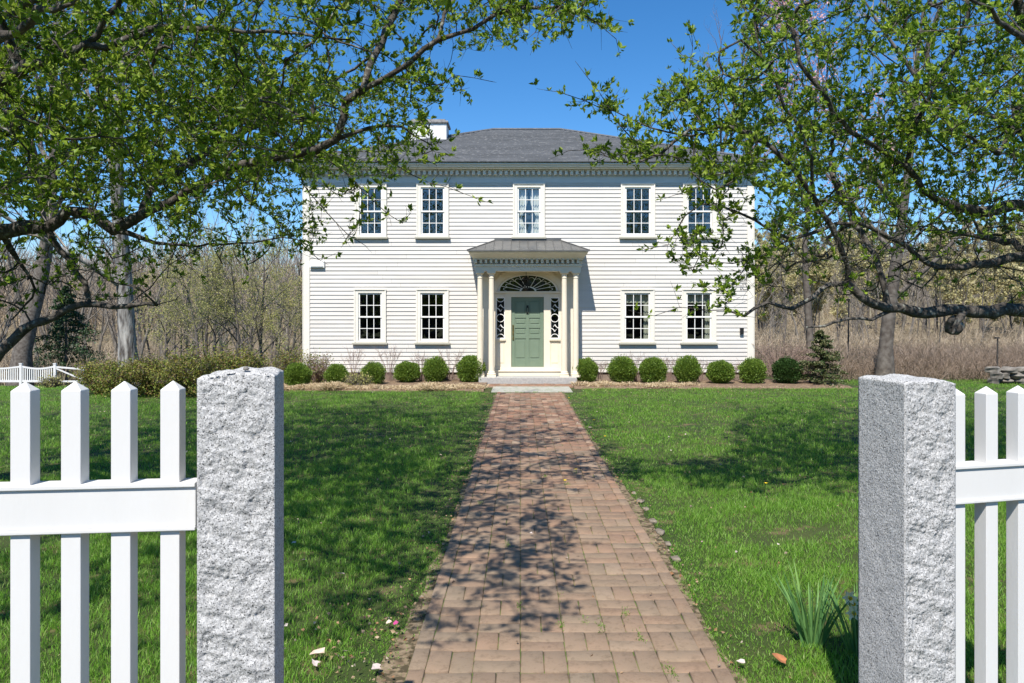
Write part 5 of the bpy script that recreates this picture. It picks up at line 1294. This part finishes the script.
spec = [('fallen_leaf', 780, 668, .034, 'rust', 'rust brown oak leaf lying in the grass near the daffodils'), ('fallen_petal', 742, 671, .022, 'petal', 'white petal lying at the lower right edge of the brick walk'),
 ('fallen_leaf', 318, 662, .035, 'paleleaf', 'curled pale brown leaf at the foot of the lawn left of the walk'), ('fallen_leaf', 315, 672, .025, 'petal', 'pale dry leaf below the curled brown one left of the walk'), ('fallen_petal', 376, 677, .03, 'petal', 'long pale pink petal at the lower left edge of the walk'),
 ('fallen_petal', 396, 631, .017, 'magenta', 'bright magenta petal on dry litter left of the walk'), ('fallen_leaf', 389, 630, .02, 'paleleaf', 'tan leaf beside the bright magenta petal'), ('fallen_petal', 340, 580, .022, 'petal', 'mauve petal standing in the shaded grass left of the walk'),
 ('fallen_leaf', 303, 566, .022, 'paleleaf', 'tan leaf on the grass beside the rough granite post'), ('fallen_petal', 294, 548, .018, 'petal', 'pale bluish petal close to the rough granite post'), ('fallen_leaf', 520, 413, .06, 'paleleaf', 'pale scrap')]
spec = spec[:-1]
for i, (nm, px, py, s, m, lb) in enumerate(spec):
    x, y = on_ground(px, py); petal_cup(nm, x, y, float(gh(x, y)) + .03, s, M[m], lb, 'leaf' if 'leaf' in nm else 'petal', None, .5, i)
x, y = on_ground(451, 406); petal_cup('fallen_leaf', x, y, .03, .09, M['paleleaf'], 'big pale curled leaf on the far lawn left of the walk', 'leaf', None, .5, 50)
# litter mass
r = np.random.default_rng(15); pos = []; 
n = 520; ys = 3 + 15 * r.uniform(0, 1, n) ** 1.3; s_ = r.choice([-1, 1], n); off = np.abs(r.normal(0, .10, n)); xs = np.where(s_ > 0, PX1 + .01 + off, PX0 - .01 - off); pos.append(np.stack([xs, ys, gh(xs, ys) + .028], 1))
n = 1500; ys = 3.3 + 15.5 * np.sqrt(r.uniform(0, 1, n)); xs = r.uniform(-.62, .62, n) * ys; k = (xs < PX0 - .1) | (xs > PX1 + .1); xs = xs[k]; ys = ys[k]; pos.append(np.stack([xs, ys, gh(xs, ys) + .055], 1))
n = 100; ys = r.uniform(3, 17, n); xs = r.uniform(PX0, PX1, n); pos.append(np.stack([xs, ys, np.full(n, .03)], 1))
n = 160; ys = r.normal(3.9, .45, n); xs = PX0 - .1 - np.abs(r.normal(0, .28, n)); pos.append(np.stack([xs, ys, gh(xs, ys) + .03], 1))
n = 500; ys = r.uniform(17.6, 20, n); xs = r.uniform(1.5, 8.5, n); pos.append(np.stack([xs, ys, gh(xs, ys) + .05], 1))
pos = np.concatenate(pos); ax = r.normal(0, 1, pos.shape); ax[:, 2] *= .25; ax /= np.linalg.norm(ax, axis=1)[:, None]
sz = r.uniform(.012, .034, len(pos)); v, f = leaves(pos, ax, sz, r, wid=.7, fold=.35, up=0)
tag(mesh_arr('leaf_litter', v, f, M['deadleaf']), 'small dry leaves scattered on the grass and along the walk', 'leaf litter', kind='stuff')
n = 90; ys = 3.3 + 14.5 * np.sqrt(r.uniform(0, 1, n)); xs = r.uniform(-.6, .62, n) * ys; pos = np.stack([xs, ys, gh(xs, ys) + .05], 1); ax = r.normal(0, 1, pos.shape); ax[:, 2] *= .2
v, f = leaves(pos, ax / np.linalg.norm(ax, axis=1)[:, None], r.uniform(.015, .032, n), r, wid=.7, fold=.4, up=0); tag(mesh_arr('petal_litter', v, f, M['petal']), 'pale petals scattered over the lawn and walk', 'petal litter', kind='stuff')
# dandelions
dl = [(576, 475.5, 'yellow dandelion at the right edge of the brick walk'), (565, 487, 'yellow dandelion growing in a joint near the middle of the walk'), (766, 490, 'yellow dandelion in the grass far to the right of the walk'), (569, 401, 'tiny yellow dandelion beside the far end of the walk'), (594, 424, 'small yellow dandelion where the far walk meets the right lawn'), (605, 441, 'yellow dandelion in grass right of the walk near the shaded patch')]
for i, (px, py, lb) in enumerate(dl):
    x, y = on_ground(px, py); root = empty('dandelion', (x, y, .02), i); tag(root, lb, 'flower', 'dandelions'); mb = MB(); mb.tube([(0, 0, 0), (.003, 0, .045)], [.003, .003], 5); mb.build('stalk', M['daff'], root)
    mb = MB()
    for k in range(16):
        a = k * 2.4; q = .008 + .014 * (k / 16); mb.add([(0, 0, .045), (q * math.cos(a) - .004 * math.sin(a), q * math.sin(a) + .004 * math.cos(a), .055), (1.3 * q * math.cos(a), 1.3 * q * math.sin(a), .052), (q * math.cos(a) + .004 * math.sin(a), q * math.sin(a) - .004 * math.cos(a), .055)], [(0, 1, 2, 3)])
    mb.build('flower', M['yellow'], root)
# pale stones along the right edge
es = [(634, 494, .045), (640, 502, .06), (646, 510, .05), (653, 522, .06), (660, 533, .075), (668, 545, .04), (676, 560, .05), (590, 428, .05)]
for i, (px, py, s) in enumerate(es):
    x, y = on_ground(px, py); x = max(x, PX1 + s * .6); mb = MB(); rock(mb, 0, 0, .000, s * .7 * R.uniform(.7, 1.1), s * 1.2, .012, R); o = mb.build('edge_stone', M['cobble'], smooth=True); o.location = (x, y, .01)
    tag(o, 'small flat brownish stone along the right edge of the walk, ' + ('%s counting from the house' % 'second third fourth fifth sixth seventh last first'.split()[i]), 'stone', 'pale stones edging the walk')
# pebble on the left post
mb = MB(); rock(mb, 0, 0, 0, .010, .008, .005, R); o = mb.build('pebble', M['stone'], smooth=True); o.location = tuple(P(246, 366, 2.30)); o.location.z = 1.575
tag(o, 'small grey pebble resting on top of the rough granite post', 'pebble')

# ------------------------------------------------------------------ grass
def grass(name, n, yr, hts, wd, label, seed, p=1.0, m=None, only=None, lean=.55):
    r = np.random.default_rng(seed)
    y = yr[0] + (yr[1] - yr[0]) * r.uniform(0, 1, n) ** p; x = r.uniform(-.76, .74, n) * (y + .3)
    k = ((x < PX0 + .015) | (x > PX1 - .015)) & ~((np.abs(x - .3) < 1.25) & (y > PE - .05)) & ~((x > -7.6) & (x < -.7) & (y > 18.35)) & ~((x > 1.3) & (x < 9) & (y > 19.05))
    k &= ~((x > HX0) & (x < HX1) & (y > 21))
    e = np.minimum(np.abs(x - PX0), np.abs(x - PX1)); gap = .0 + .07 * vnoise(y * 3, x * 2, 50) + .06 * vnoise(y * 9, x * 7, 51) + .10 * (x > 1) * np.exp(-((y - 6.2) / 1.8) ** 2) + .10 * (x < 0) * np.exp(-((y - 4.0) / .7) ** 2)
    k &= (e > gap) | (r.uniform(0, 1, n) < .10)
    cl = vnoise(x * 2.2, y * 2.2, 8) + .6 * vnoise(x * 6, y * 6, 9)
    k &= r.uniform(0, 1, n) < np.clip(.72 + .7 * cl, .12, 1)
    if only is not None: k &= only(x, y, r)
    x, y, cl = x[k], y[k], cl[k]; n = len(x); z = gh(x, y) + .004
    L_ = r.uniform(*hts, n) * (1 + .45 * cl) ; L_ = np.maximum(L_, hts[0] * .6)
    near = np.clip((np.minimum(np.abs(x - PX0), np.abs(x - PX1))) / .5, .45, 1); L_ *= near
    a = r.uniform(0, 6.28, n); ln = np.abs(r.normal(0, lean, n)); d = np.stack([np.cos(a) * ln, np.sin(a) * ln, np.ones(n)], 1); d /= np.linalg.norm(d, axis=1)[:, None]
    b = r.uniform(0, 6.28, n); sd = np.stack([np.cos(b), np.sin(b), np.zeros(n)], 1); w_ = wd * r.uniform(.6, 1.3, n)[:, None]
    c = np.stack([x, y, z], 1); mid = c + d * L_[:, None] * .55; tip = mid + (d + np.stack([np.cos(a) * .5, np.sin(a) * .5, -np.full(n, .15)], 1)) * L_[:, None] * .45
    V = np.stack([c - sd * w_, c + sd * w_, mid + sd * w_ * .8, mid - sd * w_ * .8, tip], 1).reshape(-1, 3); i = np.arange(n) * 5
    o = mesh_arr(name, V, np.concatenate([np.stack([i, i + 1, i + 2], 1), np.stack([i, i + 2, i + 3], 1), np.stack([i + 3, i + 2, i + 4], 1)]), m or M['blade']); tag(o, label, 'grass', kind='stuff'); return o
grass('near_grass', 640000, (2.6, 11.5), (.022, .058), .0019, 'green grass of the near lawn either side of the walk', 1, p=.9, only=lambda x, y, r: r.uniform(0, 1, len(x)) > sstep(6.5, 11.5, y))
grass('far_grass', 430000, (6.3, 22), (.026, .06), .0034, 'green grass of the far lawn in front of the house', 2, p=.78, only=lambda x, y, r: r.uniform(0, 1, len(x)) < sstep(6.3, 11, y))
grass('left_field_grass', 60000, (21.5, 46), (.05, .10), .010, 'green grass beyond the shrubs at the left', 3, only=lambda x, y, r: (x < -7.5))
grass('dry_grass', 30000, (2.6, 10), (.015, .04), .0016, 'dry thatch among the grass near the walk', 4, m=M['dryblade'], only=lambda x, y, r: r.uniform(0, 1, len(x)) < np.clip(1.2 - np.minimum(np.abs(x - PX0), np.abs(x - PX1)) / .5, .06, 1), lean=1.2)
# weeds in the joints
r = np.random.default_rng(33); cs = []
for px, py in ((625, 617), (560, 600), (545, 478), (640, 640), (671, 676), (600, 631), (770, 640), (508, 548), (560, 628), (584, 625), (720, 660), (520, 610), (568, 486), (575, 474), (480, 505)):
    x, y = on_ground(px, py)
    if x < PX1 + .1: cs.append((x, y, .018))
cs = np.array(cs); n = 700; c = cs[r.integers(0, len(cs), n)] + np.stack([r.normal(0, .012, n), r.normal(0, .045, n), np.zeros(n)], 1)
ax = np.stack([r.normal(0, .7, n), r.normal(0, .7, n), r.uniform(.3, 1, n)], 1); v, f = leaves(c, ax / np.linalg.norm(ax, axis=1)[:, None], r.uniform(.008, .022, n), r, wid=.2)
tag(mesh_arr('joint_weeds', v, f, M['blade']), 'tiny green weeds sprouting between the bricks', 'weeds', kind='stuff')
